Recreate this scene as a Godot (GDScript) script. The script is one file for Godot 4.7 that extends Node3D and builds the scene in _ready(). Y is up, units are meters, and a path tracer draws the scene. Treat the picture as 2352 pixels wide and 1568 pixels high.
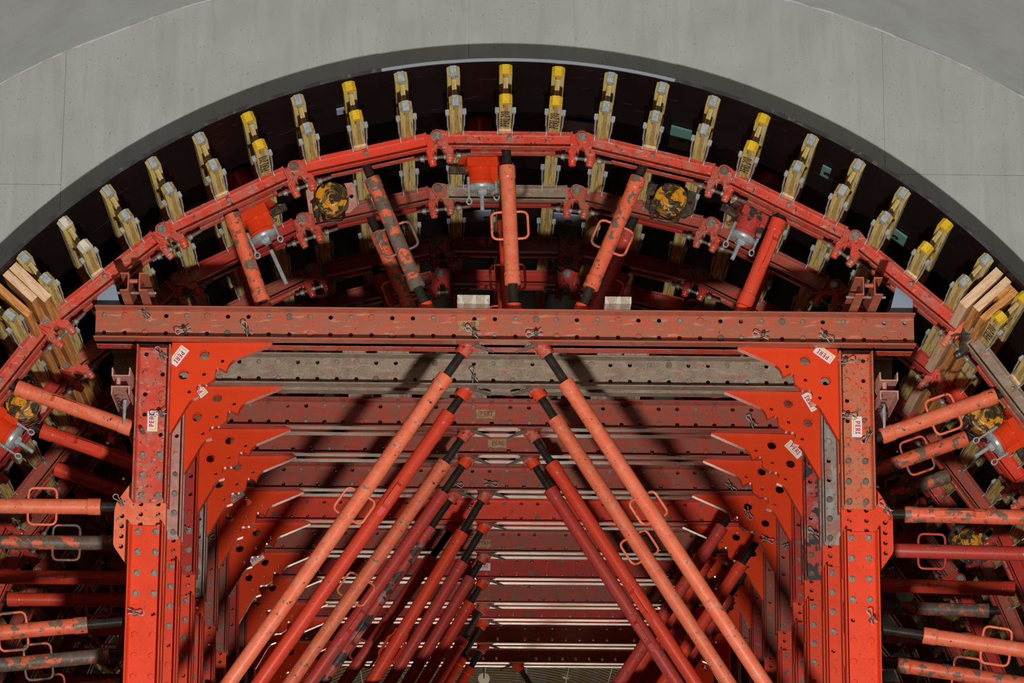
extends Node3D
# A tunnel formwork carriage seen from the ground in front of it: portal frames, arch rings of walers, timber girders, plywood skin, in a concrete portal.
# World: x right, y up, z towards the camera; the frontmost frame's flange tips lie at z = 0.

const Z := [0.0, -1.098, -2.276, -3.09, -4.241, -5.364, -6.534, -7.631, -8.756, -9.534, -10.787, -11.855]   # front plane of each frame and ring
const RC := Vector2(0.016, 4.397)     # centre of the arch
const STEP := 13.53                   # degrees between the hinge pins of a ring
const PIN_R := 3.819
const ORD := ["frontmost", "second", "third", "fourth", "fifth", "sixth", "seventh", "eighth", "ninth", "tenth", "eleventh", "rearmost"]

var M := {}          # materials
var G := {}          # shared meshes
var used := {}       # how often each name was given
var rng := RandomNumberGenerator.new()


# ------------------------------------------------------------------ mesh building
class MB:
	var v := PackedVector3Array()
	var n := PackedVector3Array()
	var x := Transform3D()
	var wall_t := 0.0      # above zero: plates are two sheets this thick with a hollow between them

	func tri(a: Vector3, b: Vector3, c: Vector3, na: Vector3, nb: Vector3, nc: Vector3) -> void:
		if (b - a).cross(c - a).dot(na + nb + nc) > 0.0:
			var t := b; b = c; c = t
			t = nb; nb = nc; nc = t
		v.push_back(x * a); v.push_back(x * b); v.push_back(x * c)
		n.push_back((x.basis * na).normalized()); n.push_back((x.basis * nb).normalized()); n.push_back((x.basis * nc).normalized())

	func quad(a: Vector3, b: Vector3, c: Vector3, d: Vector3, out: Vector3) -> void:
		tri(a, b, c, out, out, out)
		tri(a, c, d, out, out, out)

	func box(lo: Vector3, hi: Vector3, ch := 0.0) -> void:
		if ch > 0.0:
			var w := Vector2(lo.x, lo.y); var q := Vector2(hi.x, hi.y)
			prism(PackedVector2Array([Vector2(w.x + ch, w.y), Vector2(q.x - ch, w.y), Vector2(q.x, w.y + ch), Vector2(q.x, q.y - ch), Vector2(q.x - ch, q.y), Vector2(w.x + ch, q.y), Vector2(w.x, q.y - ch), Vector2(w.x, w.y + ch)]), lo.z, hi.z)
		else:
			prism(PackedVector2Array([Vector2(lo.x, lo.y), Vector2(hi.x, lo.y), Vector2(hi.x, hi.y), Vector2(lo.x, hi.y)]), lo.z, hi.z)

	func cap(p: PackedVector2Array, z: float, out: Vector3) -> void:
		var ids := Geometry2D.triangulate_polygon(p)
		for i in range(0, ids.size(), 3):
			var a := p[ids[i]]; var b := p[ids[i + 1]]; var c := p[ids[i + 2]]
			tri(Vector3(a.x, a.y, z), Vector3(b.x, b.y, z), Vector3(c.x, c.y, z), out, out, out)

	func side(p: PackedVector2Array, z0: float, z1: float, inward := false) -> void:
		var area := 0.0
		for i in p.size():
			area += p[i].cross(p[(i + 1) % p.size()])
		var s := signf(area) * (-1.0 if inward else 1.0)
		for i in p.size():
			var a := p[i]; var b := p[(i + 1) % p.size()]
			var d := (b - a).normalized() * s
			quad(Vector3(a.x, a.y, z0), Vector3(b.x, b.y, z0), Vector3(b.x, b.y, z1), Vector3(a.x, a.y, z1), Vector3(d.y, -d.x, 0))

	# the rounded arris between a plate's side (at za) and its face (at zb)
	func arris(p: PackedVector2Array, za: float, zb: float, face: float) -> void:
		var area := 0.0
		for i in p.size():
			area += p[i].cross(p[(i + 1) % p.size()])
		for i in p.size():
			var a := p[i]; var b := p[(i + 1) % p.size()]
			var d := (b - a).normalized() * signf(area)
			var out := Vector3(d.y, -d.x, 0); var top := Vector3(0, 0, face)
			var m := (out + top).normalized()
			var zm := (za + zb) / 2
			for f in [[za, zm, out, m], [zm, zb, m, top]]:
				tri(Vector3(a.x, a.y, f[0]), Vector3(b.x, b.y, f[0]), Vector3(b.x, b.y, f[1]), f[2], f[2], f[3])
				tri(Vector3(a.x, a.y, f[0]), Vector3(b.x, b.y, f[1]), Vector3(a.x, a.y, f[1]), f[2], f[3], f[3])

	func prism(p: PackedVector2Array, z0: float, z1: float) -> void:
		side(p, z0, z1)
		cap(p, z0, Vector3(0, 0, -1)); cap(p, z1, Vector3(0, 0, 1))

	# faces of a flat plate with round holes; holes are [centre, radius, split vertically?]
	func pierced(p: PackedVector2Array, holes: Array, z0: float, z1: float, shell := 0.0) -> void:
		var e := 0.003
		wall_t = shell
		side(p, z0 + e, z1 - e)
		arris(p, z1 - e, z1, 1.0); arris(p, z0 + e, z0, -1.0)
		pierced_faces(p, holes, z0, z1)

	func pierced_faces(p: PackedVector2Array, holes: Array, z0: float, z1: float) -> void:
		if holes.is_empty():
			cap(p, z0, Vector3(0, 0, -1)); cap(p, z1, Vector3(0, 0, 1))
			return
		var h: Array = holes[0]
		var c: Vector2 = h[0]; var e: float = h[1] * 1.12
		var far := 9.0
		var lo := c - Vector2(e, e); var hi := c + Vector2(e, e)
		var boxes := []
		if h[2]:
			boxes = [Rect2(c.x - far, c.y - far, far - e, 2 * far), Rect2(hi.x, c.y - far, far - e, 2 * far), Rect2(lo.x, c.y - far, 2 * e, far - e), Rect2(lo.x, hi.y, 2 * e, far - e)]
		else:
			boxes = [Rect2(c.x - far, c.y - far, 2 * far, far - e), Rect2(c.x - far, hi.y, 2 * far, far - e), Rect2(c.x - far, lo.y, far - e, 2 * e), Rect2(hi.x, lo.y, far - e, 2 * e)]
		for r: Rect2 in boxes:
			for q: PackedVector2Array in Geometry2D.intersect_polygons(p, PackedVector2Array([r.position, r.position + Vector2(r.size.x, 0), r.end, r.position + Vector2(0, r.size.y)])):
				var inside := []
				for other in holes.slice(1):
					if Geometry2D.is_point_in_polygon(other[0], q):
						inside.append(other)
				pierced_faces(q, inside, z0, z1)
		cell(lo.x, hi.x, lo.y, hi.y, c, h[1], z0, z1, 20)

	func cell(xa: float, xb: float, ya: float, yb: float, c: Vector2, r: float, z0: float, z1: float, seg: int) -> void:
		var angles := []
		for k in seg:
			angles.append(TAU * k / seg)
		for q: Vector2 in [Vector2(xa, ya), Vector2(xb, ya), Vector2(xb, yb), Vector2(xa, yb)]:
			angles.append(fposmod((q - c).angle(), TAU))
		angles.sort()
		for k in angles.size():
			var a0: float = angles[k]; var a1: float = angles[(k + 1) % angles.size()]
			if absf(a0 - a1) < 1e-4:
				continue
			var d0 := Vector2.from_angle(a0); var d1 := Vector2.from_angle(a1)
			var o0 := edge(c, d0, xa, xb, ya, yb); var o1 := edge(c, d1, xa, xb, ya, yb)
			var i0 := c + d0 * r; var i1 := c + d1 * r
			for f in [[z0, -1.0], [z1, 1.0]]:
				quad(Vector3(i0.x, i0.y, f[0]), Vector3(o0.x, o0.y, f[0]), Vector3(o1.x, o1.y, f[0]), Vector3(i1.x, i1.y, f[0]), Vector3(0, 0, f[1]))
			var m := -(d0 + d1).normalized()
			for f in ([[z0, z1]] if wall_t == 0.0 else [[z0, z0 + wall_t], [z1 - wall_t, z1]]):
				quad(Vector3(i0.x, i0.y, f[0]), Vector3(i1.x, i1.y, f[0]), Vector3(i1.x, i1.y, f[1]), Vector3(i0.x, i0.y, f[1]), Vector3(m.x, m.y, 0))

	func edge(c: Vector2, d: Vector2, xa: float, xb: float, ya: float, yb: float) -> Vector2:
		var t := INF
		if absf(d.x) > 1e-6:
			t = minf(t, ((xb if d.x > 0 else xa) - c.x) / d.x)
		if absf(d.y) > 1e-6:
			t = minf(t, ((yb if d.y > 0 else ya) - c.y) / d.y)
		return c + d * t

	# a web along x with rows of holes every pitch
	func web(x0: float, x1: float, first: float, pitch: float, count: int, rows: Array, y0: float, y1: float, z0: float, z1: float, r: float) -> void:
		var cuts := [y0]
		for k in rows.size() - 1:
			cuts.append((rows[k] + rows[k + 1]) / 2)
		cuts.append(y1)
		for k in count:
			var cx := first + pitch * k
			var xa := x0 if k == 0 else cx - pitch / 2
			var xb := x1 if k == count - 1 else cx + pitch / 2
			for j in rows.size():
				cell(xa, xb, cuts[j], cuts[j + 1], Vector2(cx, rows[j]), r, z0, z1, 14)
		quad(Vector3(x0, y0, z0), Vector3(x0, y1, z0), Vector3(x0, y1, z1), Vector3(x0, y0, z1), Vector3(-1, 0, 0))
		quad(Vector3(x1, y0, z0), Vector3(x1, y1, z0), Vector3(x1, y1, z1), Vector3(x1, y0, z1), Vector3(1, 0, 0))

	# a solid of revolution about z: points are (radius, z)
	func lathe(p: Array, seg := 20, smooth := false) -> void:
		for k in p.size() - 1:
			var a: Vector2 = p[k]; var b: Vector2 = p[k + 1]
			var d := (b - a).normalized()
			var nr := d.y; var nz := -d.x
			for s in seg:
				var u0 := Vector2.from_angle(TAU * s / seg); var u1 := Vector2.from_angle(TAU * (s + 1) / seg)
				var n0 := Vector3(u0.x * nr, u0.y * nr, nz); var n1 := Vector3(u1.x * nr, u1.y * nr, nz)
				var a0 := Vector3(u0.x * a.x, u0.y * a.x, a.y); var a1 := Vector3(u1.x * a.x, u1.y * a.x, a.y)
				var b0 := Vector3(u0.x * b.x, u0.y * b.x, b.y); var b1 := Vector3(u1.x * b.x, u1.y * b.x, b.y)
				if a.x > 1e-5:
					tri(a0, a1, b1, n0, n1, n1)
				if b.x > 1e-5:
					tri(a0, b1, b0, n0, n1, n0)

	func rod(a: Vector3, b: Vector3, r: float, seg := 12, r2 := -1.0) -> void:
		var keep := x
		x = keep * along(a, b)
		var l := a.distance_to(b)
		var q := r if r2 < 0 else r2
		lathe([Vector2(0, 0), Vector2(r, 0), Vector2(q, l), Vector2(0, l)], seg)
		x = keep

	static func along(a: Vector3, b: Vector3) -> Transform3D:
		var z := (b - a).normalized()
		var up := Vector3(0, 0, 1) if absf(z.z) < 0.9 else Vector3(0, 1, 0)
		var xx := up.cross(z).normalized()
		return Transform3D(Basis(xx, z.cross(xx), z), a)

	# a round bar bent along points
	func bar(p: Array, r: float, seg := 8) -> void:
		var rings := []
		var last := Vector3.ZERO
		for k in p.size():
			var d: Vector3
			if k == 0: d = p[1] - p[0]
			elif k == p.size() - 1: d = p[k] - p[k - 1]
			else: d = (p[k + 1] - p[k]).normalized() + (p[k] - p[k - 1]).normalized()
			d = d.normalized()
			var side_dir: Vector3
			if k == 0:
				side_dir = (Vector3(0, 0, 1) if absf(d.z) < 0.8 else Vector3(0, 1, 0)).cross(d).normalized()
			else:
				side_dir = (last - d * last.dot(d)).normalized()
			last = side_dir
			var other := d.cross(side_dir)
			var ring := []
			for s in seg:
				var a := TAU * s / seg
				ring.append(side_dir * cos(a) + other * sin(a))
			rings.append(ring)
		for k in p.size() - 1:
			for s in seg:
				var t := (s + 1) % seg
				var a: Vector3 = p[k]; var b: Vector3 = p[k + 1]
				tri(a + rings[k][s] * r, a + rings[k][t] * r, b + rings[k + 1][t] * r, rings[k][s], rings[k][t], rings[k + 1][t])
				tri(a + rings[k][s] * r, b + rings[k + 1][t] * r, b + rings[k + 1][s] * r, rings[k][s], rings[k + 1][t], rings[k + 1][s])
		for e in [0, p.size() - 1]:
			var d: Vector3 = (p[0] - p[1] if e == 0 else p[e] - p[e - 1]).normalized()
			for s in range(1, seg - 1):
				tri(p[e] + rings[e][0] * r, p[e] + rings[e][s] * r, p[e] + rings[e][s + 1] * r, d, d, d)

	# a curved sheet about z: radii r0..r1, degrees from the vertical a0..a1
	func arc(c: Vector2, r0: float, r1: float, a0: float, a1: float, z0: float, z1: float, seg: int) -> void:
		var p := PackedVector2Array()
		for k in seg:
			var u := arc_dir(lerpf(a0, a1, float(k) / seg)); var w := arc_dir(lerpf(a0, a1, float(k + 1) / seg))
			var a := c + u * r0; var b := c + u * r1; var d := c + w * r0; var e := c + w * r1
			quad(Vector3(a.x, a.y, z1), Vector3(b.x, b.y, z1), Vector3(e.x, e.y, z1), Vector3(d.x, d.y, z1), Vector3(0, 0, 1))
			quad(Vector3(a.x, a.y, z0), Vector3(b.x, b.y, z0), Vector3(e.x, e.y, z0), Vector3(d.x, d.y, z0), Vector3(0, 0, -1))
			var n0 := Vector3(u.x, u.y, 0); var n1 := Vector3(w.x, w.y, 0)
			for f in [[a, d, -1.0], [b, e, 1.0]]:
				var q: Vector2 = f[0]; var o: Vector2 = f[1]
				tri(Vector3(q.x, q.y, z0), Vector3(o.x, o.y, z0), Vector3(o.x, o.y, z1), n0 * f[2], n1 * f[2], n1 * f[2])
				tri(Vector3(q.x, q.y, z0), Vector3(o.x, o.y, z1), Vector3(q.x, q.y, z1), n0 * f[2], n1 * f[2], n0 * f[2])
			if k == 0: quad(Vector3(a.x, a.y, z0), Vector3(b.x, b.y, z0), Vector3(b.x, b.y, z1), Vector3(a.x, a.y, z1), Vector3(-u.y, u.x, 0))
			if k == seg - 1: quad(Vector3(d.x, d.y, z0), Vector3(e.x, e.y, z0), Vector3(e.x, e.y, z1), Vector3(d.x, d.y, z1), Vector3(w.y, -w.x, 0))

	static func arc_dir(deg: float) -> Vector2:
		return Vector2(sin(deg_to_rad(deg)), cos(deg_to_rad(deg)))

	func mesh() -> ArrayMesh:
		var a := []
		a.resize(Mesh.ARRAY_MAX)
		a[Mesh.ARRAY_VERTEX] = v
		a[Mesh.ARRAY_NORMAL] = n
		var m := ArrayMesh.new()
		m.add_surface_from_arrays(Mesh.PRIMITIVE_TRIANGLES, a)
		return m


# ------------------------------------------------------------------ nodes
func numbered(called: String) -> String:
	var k: int = used.get(called, 0)
	used[called] = k + 1
	return called if k == 0 else "%s_%03d" % [called, k]

func thing(called: String, label: String, category: String, at := Vector3.ZERO, basis_ := Basis(), group := "") -> Node3D:
	var o := Node3D.new()
	o.name = numbered(called)
	add_child(o)
	o.transform = Transform3D(basis_, at)
	tag(o, label, category, group)
	return o

func tag(o: Node, label: String, category: String, group := "") -> void:
	o.set_meta("label", label); o.set_meta("category", category); o.set_meta("kind", "thing")
	if group: o.set_meta("group", group)

func part(parent: Node, called: String, mesh: Mesh, mat: Material, at := Transform3D(), label := "") -> MeshInstance3D:
	var o := MeshInstance3D.new()
	o.mesh = mesh; o.material_override = mat
	o.name = called if parent != self else numbered(called)
	parent.add_child(o, true)
	o.transform = at
	if label: o.set_meta("label", label)
	return o

func stuff(o: Node) -> Node:
	o.set_meta("kind", "stuff")
	return o

func struct(called: String, mesh: Mesh, mat: Material, label := "") -> MeshInstance3D:
	var o := part(self, called, mesh, mat)
	o.set_meta("kind", "structure")
	if label: o.set_meta("label", label)
	return o

func at_turn(p: Vector3, deg: float) -> Transform3D:      # turned clockwise about z
	return Transform3D(Basis(Vector3(0, 0, 1), -deg_to_rad(deg)), p)

func on_arch(deg: float, r: float, z: float) -> Vector3:
	var u := MB.arc_dir(deg)
	return Vector3(RC.x + u.x * r, RC.y + u.y * r, z)

func frame_name(i: int) -> String:
	return ["front frame", "second frame", "third frame", "fourth frame", "fifth frame", "sixth frame", "seventh frame", "eighth frame", "ninth frame", "tenth frame", "eleventh frame", "rear frame"][i]

func ring_name(i: int) -> String:
	return "front arch ring" if i == 0 else ["second", "third", "fourth", "fifth", "sixth", "seventh", "eighth", "ninth", "tenth", "eleventh", "last"][i - 1] + " arch ring"


# ------------------------------------------------------------------ materials
# layers: [colour, share of the surface, frequency, octaves, softness 0..255, strength, stretch]
func surface(seed_: int, size: int, base: Color, layers: Array) -> ImageTexture:
	var r := PackedFloat32Array(); var g := PackedFloat32Array(); var b := PackedFloat32Array()
	var count := size * size
	r.resize(count); g.resize(count); b.resize(count)
	r.fill(base.r * 255); g.fill(base.g * 255); b.fill(base.b * 255)
	for li in layers.size():
		var l: Array = layers[li]
		var f := FastNoiseLite.new()
		f.seed = seed_ * 31 + li * 7
		f.noise_type = FastNoiseLite.TYPE_SIMPLEX_SMOOTH
		f.frequency = l[2]
		f.fractal_octaves = l[3]
		var st: float = l[6] if l.size() > 6 else 1.0
		var w := int(size / st) if st > 1.0 else size
		var h := int(size * st) if st < 1.0 else size
		var im := f.get_seamless_image(w, h)
		im.convert(Image.FORMAT_L8)
		if st != 1.0:
			im.resize(size, size, Image.INTERPOLATE_CUBIC)
		var data := im.get_data()
		var hist := PackedInt32Array()
		hist.resize(256)
		for k in range(0, count, 3):
			hist[data[k]] += 1
		var left := int(count / 3.0 * l[1])
		var thr := 255
		while thr > 0 and left > 0:
			left -= hist[thr]
			thr -= 1
		var c: Color = l[0]
		var cr := c.r * 255; var cg := c.g * 255; var cb := c.b * 255
		var soft: float = maxf(l[4], 1.0); var strength: float = l[5]
		for k in count:
			var a := (data[k] - thr) / soft + 0.5
			if a > 0.0:
				a = minf(a, 1.0) * strength
				r[k] += (cr - r[k]) * a; g[k] += (cg - g[k]) * a; b[k] += (cb - b[k]) * a
	var bytes := PackedByteArray()
	bytes.resize(count * 3)
	for k in count:
		bytes[k * 3] = int(r[k]); bytes[k * 3 + 1] = int(g[k]); bytes[k * 3 + 2] = int(b[k])
	return ImageTexture.create_from_image(Image.create_from_data(size, size, false, Image.FORMAT_RGB8, bytes))

func plain_mat(key: String, c: Color, rough := 0.6, metal := 0.0) -> StandardMaterial3D:
	var m := StandardMaterial3D.new()
	m.resource_name = key
	m.albedo_color = c; m.roughness = rough; m.metallic = metal
	M[key] = m
	return m

func mapped(key: String, tex: Texture2D, rough := 0.6, metal := 0.0, scale := Vector3.ONE, world := true) -> StandardMaterial3D:
	var m := plain_mat(key, Color.WHITE, rough, metal)
	m.albedo_texture = tex
	m.uv1_triplanar = true
	m.uv1_world_triplanar = world
	m.uv1_triplanar_sharpness = 4.0
	m.uv1_scale = scale
	return m

func make_materials() -> void:
	var s := Vector3.ONE * 0.9
	var dust := Color(0.53, 0.41, 0.35); var chip := Color(0.27, 0.22, 0.19); var pale := Color(0.80, 0.66, 0.62)
	mapped("red_clean", surface(1, 512, Color(0.90, 0.275, 0.125), [[Color(0.86, 0.24, 0.10), 0.5, 0.006, 3, 120, 0.4], [Color(0.95, 0.4, 0.3), 0.006, 0.08, 2, 10, 0.4]]), 0.24, 0.0, s)
	mapped("red_paint", surface(2, 512, Color(0.90, 0.285, 0.155), [[Color(0.85, 0.25, 0.13), 0.4, 0.012, 3, 90, 0.5], [Color(0.93, 0.55, 0.48), 0.006, 0.16, 3, 8, 0.7], [chip, 0.003, 0.08, 3, 6, 0.8]]), 0.34, 0.0, s)
	mapped("red_worn", surface(3, 512, Color(0.69, 0.375, 0.285), [[Color(0.61, 0.42, 0.33), 0.45, 0.014, 6, 110, 0.55], [Color(0.82, 0.33, 0.24), 0.22, 0.030, 6, 70, 0.5, 3.0], [Color(0.90, 0.34, 0.24), 0.03, 0.06, 4, 12, 0.7, 4.0], [Color(0.74, 0.62, 0.50), 0.035, 0.045, 6, 14, 0.6, 5.0], [chip, 0.004, 0.09, 3, 8, 0.8]]), 0.42, 0.0, s)
	mapped("red_dusty", surface(4, 512, Color(0.83, 0.30, 0.225), [[Color(0.67, 0.48, 0.42), 0.40, 0.014, 6, 90, 0.66], [Color(0.76, 0.24, 0.17), 0.30, 0.025, 5, 60, 0.6], [pale, 0.04, 0.07, 5, 20, 0.6, 3.0], [chip, 0.028, 0.05, 5, 8, 0.85]]), 0.45, 0.0, s)
	mapped("grey_worn", surface(5, 512, Color(0.60, 0.53, 0.46), [[Color(0.66, 0.40, 0.34), 0.12, 0.03, 6, 40, 0.55, 2.5], [Color(0.50, 0.44, 0.39), 0.34, 0.016, 6, 90, 0.6], [Color(0.70, 0.64, 0.57), 0.14, 0.05, 5, 30, 0.5, 3.0], [Color(0.30, 0.25, 0.22), 0.04, 0.16, 3, 12, 0.7]]), 0.48, 0.0, s)
	mapped("brown_red", surface(6, 512, Color(0.66, 0.30, 0.245), [[Color(0.53, 0.37, 0.31), 0.48, 0.016, 6, 110, 0.6], [Color(0.78, 0.28, 0.22), 0.16, 0.035, 6, 40, 0.55, 3.0], [pale, 0.008, 0.12, 3, 8, 0.5]]), 0.34, 0.0, s)
	mapped("crimson", surface(7, 512, Color(0.74, 0.21, 0.175), [[Color(0.62, 0.26, 0.22), 0.4, 0.016, 6, 110, 0.6], [Color(0.48, 0.36, 0.31), 0.10, 0.03, 6, 30, 0.5], [pale, 0.006, 0.12, 3, 8, 0.5]]), 0.32, 0.0, s)
	mapped("rust_orange", surface(8, 512, Color(0.78, 0.40, 0.27), [[Color(0.72, 0.48, 0.37), 0.40, 0.016, 6, 90, 0.6], [Color(0.86, 0.33, 0.20), 0.22, 0.02, 6, 50, 0.7], [Color(0.42, 0.34, 0.28), 0.035, 0.03, 5, 10, 0.8], [chip, 0.020, 0.08, 4, 6, 0.8]]), 0.45, 0.0, s)
	mapped("tube_orange", surface(9, 512, Color(0.91, 0.46, 0.33), [[Color(0.88, 0.38, 0.25), 0.35, 0.014, 5, 90, 0.6], [Color(0.84, 0.58, 0.49), 0.12, 0.03, 5, 30, 0.5], [Color(0.50, 0.45, 0.38), 0.016, 0.030, 5, 5, 1.0], [Color(0.44, 0.38, 0.33), 0.010, 0.09, 3, 5, 0.9], [Color(0.17, 0.14, 0.15), 0.004, 0.03, 4, 4, 1.0]]), 0.40, 0.0, s)
	mapped("tube_red", surface(10, 512, Color(0.87, 0.265, 0.17), [[Color(0.82, 0.32, 0.24), 0.35, 0.016, 5, 90, 0.5], [pale, 0.008, 0.08, 4, 8, 0.6], [Color(0.42, 0.34, 0.29), 0.008, 0.05, 4, 4, 1.0]]), 0.34, 0.0, s)
	mapped("tube_crimson", surface(11, 512, Color(0.78, 0.245, 0.205), [[Color(0.68, 0.32, 0.29), 0.4, 0.014, 5, 90, 0.55], [pale, 0.012, 0.08, 4, 8, 0.5], [Color(0.38, 0.3, 0.28), 0.014, 0.05, 4, 4, 1.0]]), 0.36, 0.0, s)
	mapped("tube_peeled", surface(12, 512, Color(0.41, 0.35, 0.31), [[Color(0.50, 0.43, 0.38), 0.3, 0.03, 5, 60, 0.6], [Color(0.90, 0.40, 0.27), 0.20, 0.018, 6, 4, 1.0], [Color(0.30, 0.26, 0.24), 0.10, 0.04, 4, 30, 0.6]]), 0.48, 0.0, s)
	mapped("tube_half", surface(13, 512, Color(0.90, 0.41, 0.28), [[Color(0.86, 0.34, 0.21), 0.2, 0.02, 5, 60, 0.6], [Color(0.44, 0.37, 0.32), 0.26, 0.020, 6, 4, 1.0], [Color(0.32, 0.27, 0.24), 0.03, 0.05, 4, 6, 0.9]]), 0.43, 0.0, s)
	mapped("black_peel", surface(14, 512, Color(0.76, 0.26, 0.225), [[Color(0.60, 0.56, 0.54), 0.16, 0.011, 5, 40, 0.7], [Color(0.23, 0.21, 0.21), 0.34, 0.014, 6, 4, 1.0], [pale, 0.012, 0.09, 3, 10, 0.6]]), 0.43, 0.0, s)
	mapped("silver_worn", surface(15, 512, Color(0.62, 0.58, 0.56), [[Color(0.72, 0.68, 0.66), 0.3, 0.03, 5, 50, 0.6, 0.3], [Color(0.68, 0.40, 0.33), 0.26, 0.016, 6, 40, 0.65, 0.4], [Color(0.44, 0.39, 0.37), 0.08, 0.05, 4, 20, 0.6]]), 0.42, 0.15, s)
	mapped("pink_dust", surface(16, 512, Color(0.78, 0.57, 0.53), [[Color(0.78, 0.40, 0.34), 0.30, 0.03, 5, 50, 0.6], [Color(0.68, 0.54, 0.50), 0.3, 0.03, 5, 40, 0.6]]), 0.55, 0.0, s)
	mapped("thread_steel", surface(17, 256, Color(0.20, 0.185, 0.17), [[Color(0.30, 0.27, 0.23), 0.35, 0.03, 3, 40, 0.7]]), 0.42, 0.4, s)
	mapped("bolt_steel", surface(18, 256, Color(0.56, 0.54, 0.51), [[Color(0.44, 0.40, 0.35), 0.45, 0.04, 3, 60, 0.7], [Color(0.70, 0.68, 0.66), 0.15, 0.08, 2, 30, 0.6]]), 0.42, 0.12, Vector3.ONE * 3.0)
	mapped("bolt_dull", surface(19, 256, Color(0.48, 0.42, 0.37), [[Color(0.38, 0.33, 0.29), 0.4, 0.04, 3, 60, 0.7]]), 0.5, 0.12, Vector3.ONE * 3.0)
	mapped("zinc", surface(20, 256, Color(0.68, 0.70, 0.71), [[Color(0.56, 0.58, 0.59), 0.4, 0.02, 5, 60, 0.7], [Color(0.78, 0.80, 0.81), 0.12, 0.05, 2, 20, 0.6]]), 0.4, 0.2, Vector3.ONE * 4.0)
	var grain := Vector3(2.6, 2.6, 0.5)
	mapped("wood_girder", surface(21, 512, Color(0.85, 0.76, 0.49), [[Color(0.86, 0.74, 0.27), 0.30, 0.008, 5, 60, 0.7], [Color(0.76, 0.70, 0.58), 0.25, 0.012, 5, 60, 0.6], [Color(0.56, 0.45, 0.27), 0.30, 0.03, 4, 24, 0.55, 0.12], [Color(0.40, 0.31, 0.19), 0.035, 0.04, 4, 8, 0.8, 0.25]]), 0.75, 0.0, grain, false)
	mapped("wood_yellow", surface(22, 512, Color(0.90, 0.74, 0.13), [[Color(0.84, 0.64, 0.14), 0.4, 0.012, 4, 40, 0.6], [Color(0.62, 0.47, 0.16), 0.04, 0.05, 4, 8, 0.7]]), 0.6, 0.0, grain, false)
	mapped("wood_white", surface(23, 256, Color(0.84, 0.81, 0.74), [[Color(0.68, 0.63, 0.55), 0.2, 0.02, 4, 30, 0.6]]), 0.7, 0.0, grain, false)
	mapped("pine", surface(24, 512, Color(0.90, 0.76, 0.62), [[Color(0.82, 0.64, 0.48), 0.45, 0.02, 4, 30, 0.7, 0.15], [Color(0.62, 0.40, 0.24), 0.015, 0.03, 2, 10, 0.7]]), 0.75, 0.0, grain, false)
	mapped("pine_orange", surface(25, 512, Color(0.84, 0.59, 0.32), [[Color(0.72, 0.46, 0.24), 0.45, 0.02, 4, 30, 0.7, 0.12], [Color(0.48, 0.28, 0.14), 0.06, 0.03, 3, 14, 0.7, 0.1]]), 0.7, 0.0, grain, false)
	mapped("pine_grey", surface(26, 512, Color(0.80, 0.77, 0.72), [[Color(0.66, 0.58, 0.49), 0.4, 0.02, 4, 30, 0.7, 0.2], [Color(0.5, 0.43, 0.36), 0.05, 0.03, 3, 14, 0.6]]), 0.8, 0.0, grain, false)
	var wall := surface(27, 1024, Color(0.645, 0.648, 0.632), [[Color(0.675, 0.677, 0.67), 0.45, 0.0035, 6, 120, 0.6], [Color(0.61, 0.608, 0.588), 0.35, 0.005, 6, 110, 0.55], [Color(0.69, 0.692, 0.688), 0.14, 0.016, 6, 50, 0.35, 0.12], [Color(0.60, 0.597, 0.58), 0.12, 0.03, 6, 40, 0.35, 0.10], [Color(0.36, 0.36, 0.35), 0.0022, 0.16, 2, 10, 0.8], [Color(0.50, 0.50, 0.48), 0.004, 0.05, 4, 14, 0.45]])
	mapped("concrete_wall", wall, 0.85, 0.0, Vector3.ONE * 0.34)
	mapped("concrete_vault", surface(28, 1024, Color(0.645, 0.655, 0.65), [[Color(0.68, 0.69, 0.69), 0.4, 0.004, 6, 120, 0.6], [Color(0.60, 0.607, 0.597), 0.35, 0.007, 6, 110, 0.55], [Color(0.69, 0.70, 0.70), 0.15, 0.03, 5, 60, 0.3, 2.0], [Color(0.42, 0.42, 0.41), 0.0012, 0.16, 2, 10, 0.7]]), 0.8, 0.0, Vector3.ONE * 0.34)
	mapped("concrete_floor", surface(29, 512, Color(0.56, 0.55, 0.52), [[Color(0.45, 0.44, 0.41), 0.4, 0.006, 5, 50, 0.6], [Color(0.66, 0.65, 0.62), 0.2, 0.02, 4, 30, 0.5]]), 0.8, 0.0, Vector3.ONE * 0.25)
	plain_mat("joint", Color(0.36, 0.36, 0.35), 0.9)
	plain_mat("lining", Color(0.46, 0.43, 0.38), 0.9)
	mapped("fillet", surface(30, 256, Color(0.69, 0.69, 0.715), [[Color(0.58, 0.58, 0.59), 0.45, 0.02, 4, 30, 0.7]]), 0.75, 0.0, s)
	mapped("ply_film", surface(31, 512, Color(0.105, 0.075, 0.075), [[Color(0.085, 0.065, 0.065), 0.4, 0.01, 4, 50, 0.7], [Color(0.30, 0.27, 0.26), 0.008, 0.03, 6, 10, 0.5, 5.0]]), 0.42, 0.0, s)
	mapped("ply_edge", surface(32, 256, Color(0.24, 0.235, 0.245), [[Color(0.15, 0.145, 0.15), 0.5, 0.03, 4, 40, 0.7], [Color(0.42, 0.4, 0.4), 0.06, 0.04, 4, 10, 0.6]]), 0.6, 0.0, s)
	M.ply_film.metallic_specular = 0.13
	plain_mat("edge_grey", Color(0.56, 0.58, 0.62), 0.5)
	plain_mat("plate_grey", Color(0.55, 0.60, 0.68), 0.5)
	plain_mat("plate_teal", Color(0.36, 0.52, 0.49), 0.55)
	plain_mat("rubber", Color(0.06, 0.06, 0.065), 0.5)
	plain_mat("cream", Color(0.86, 0.83, 0.75), 0.6)
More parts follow.
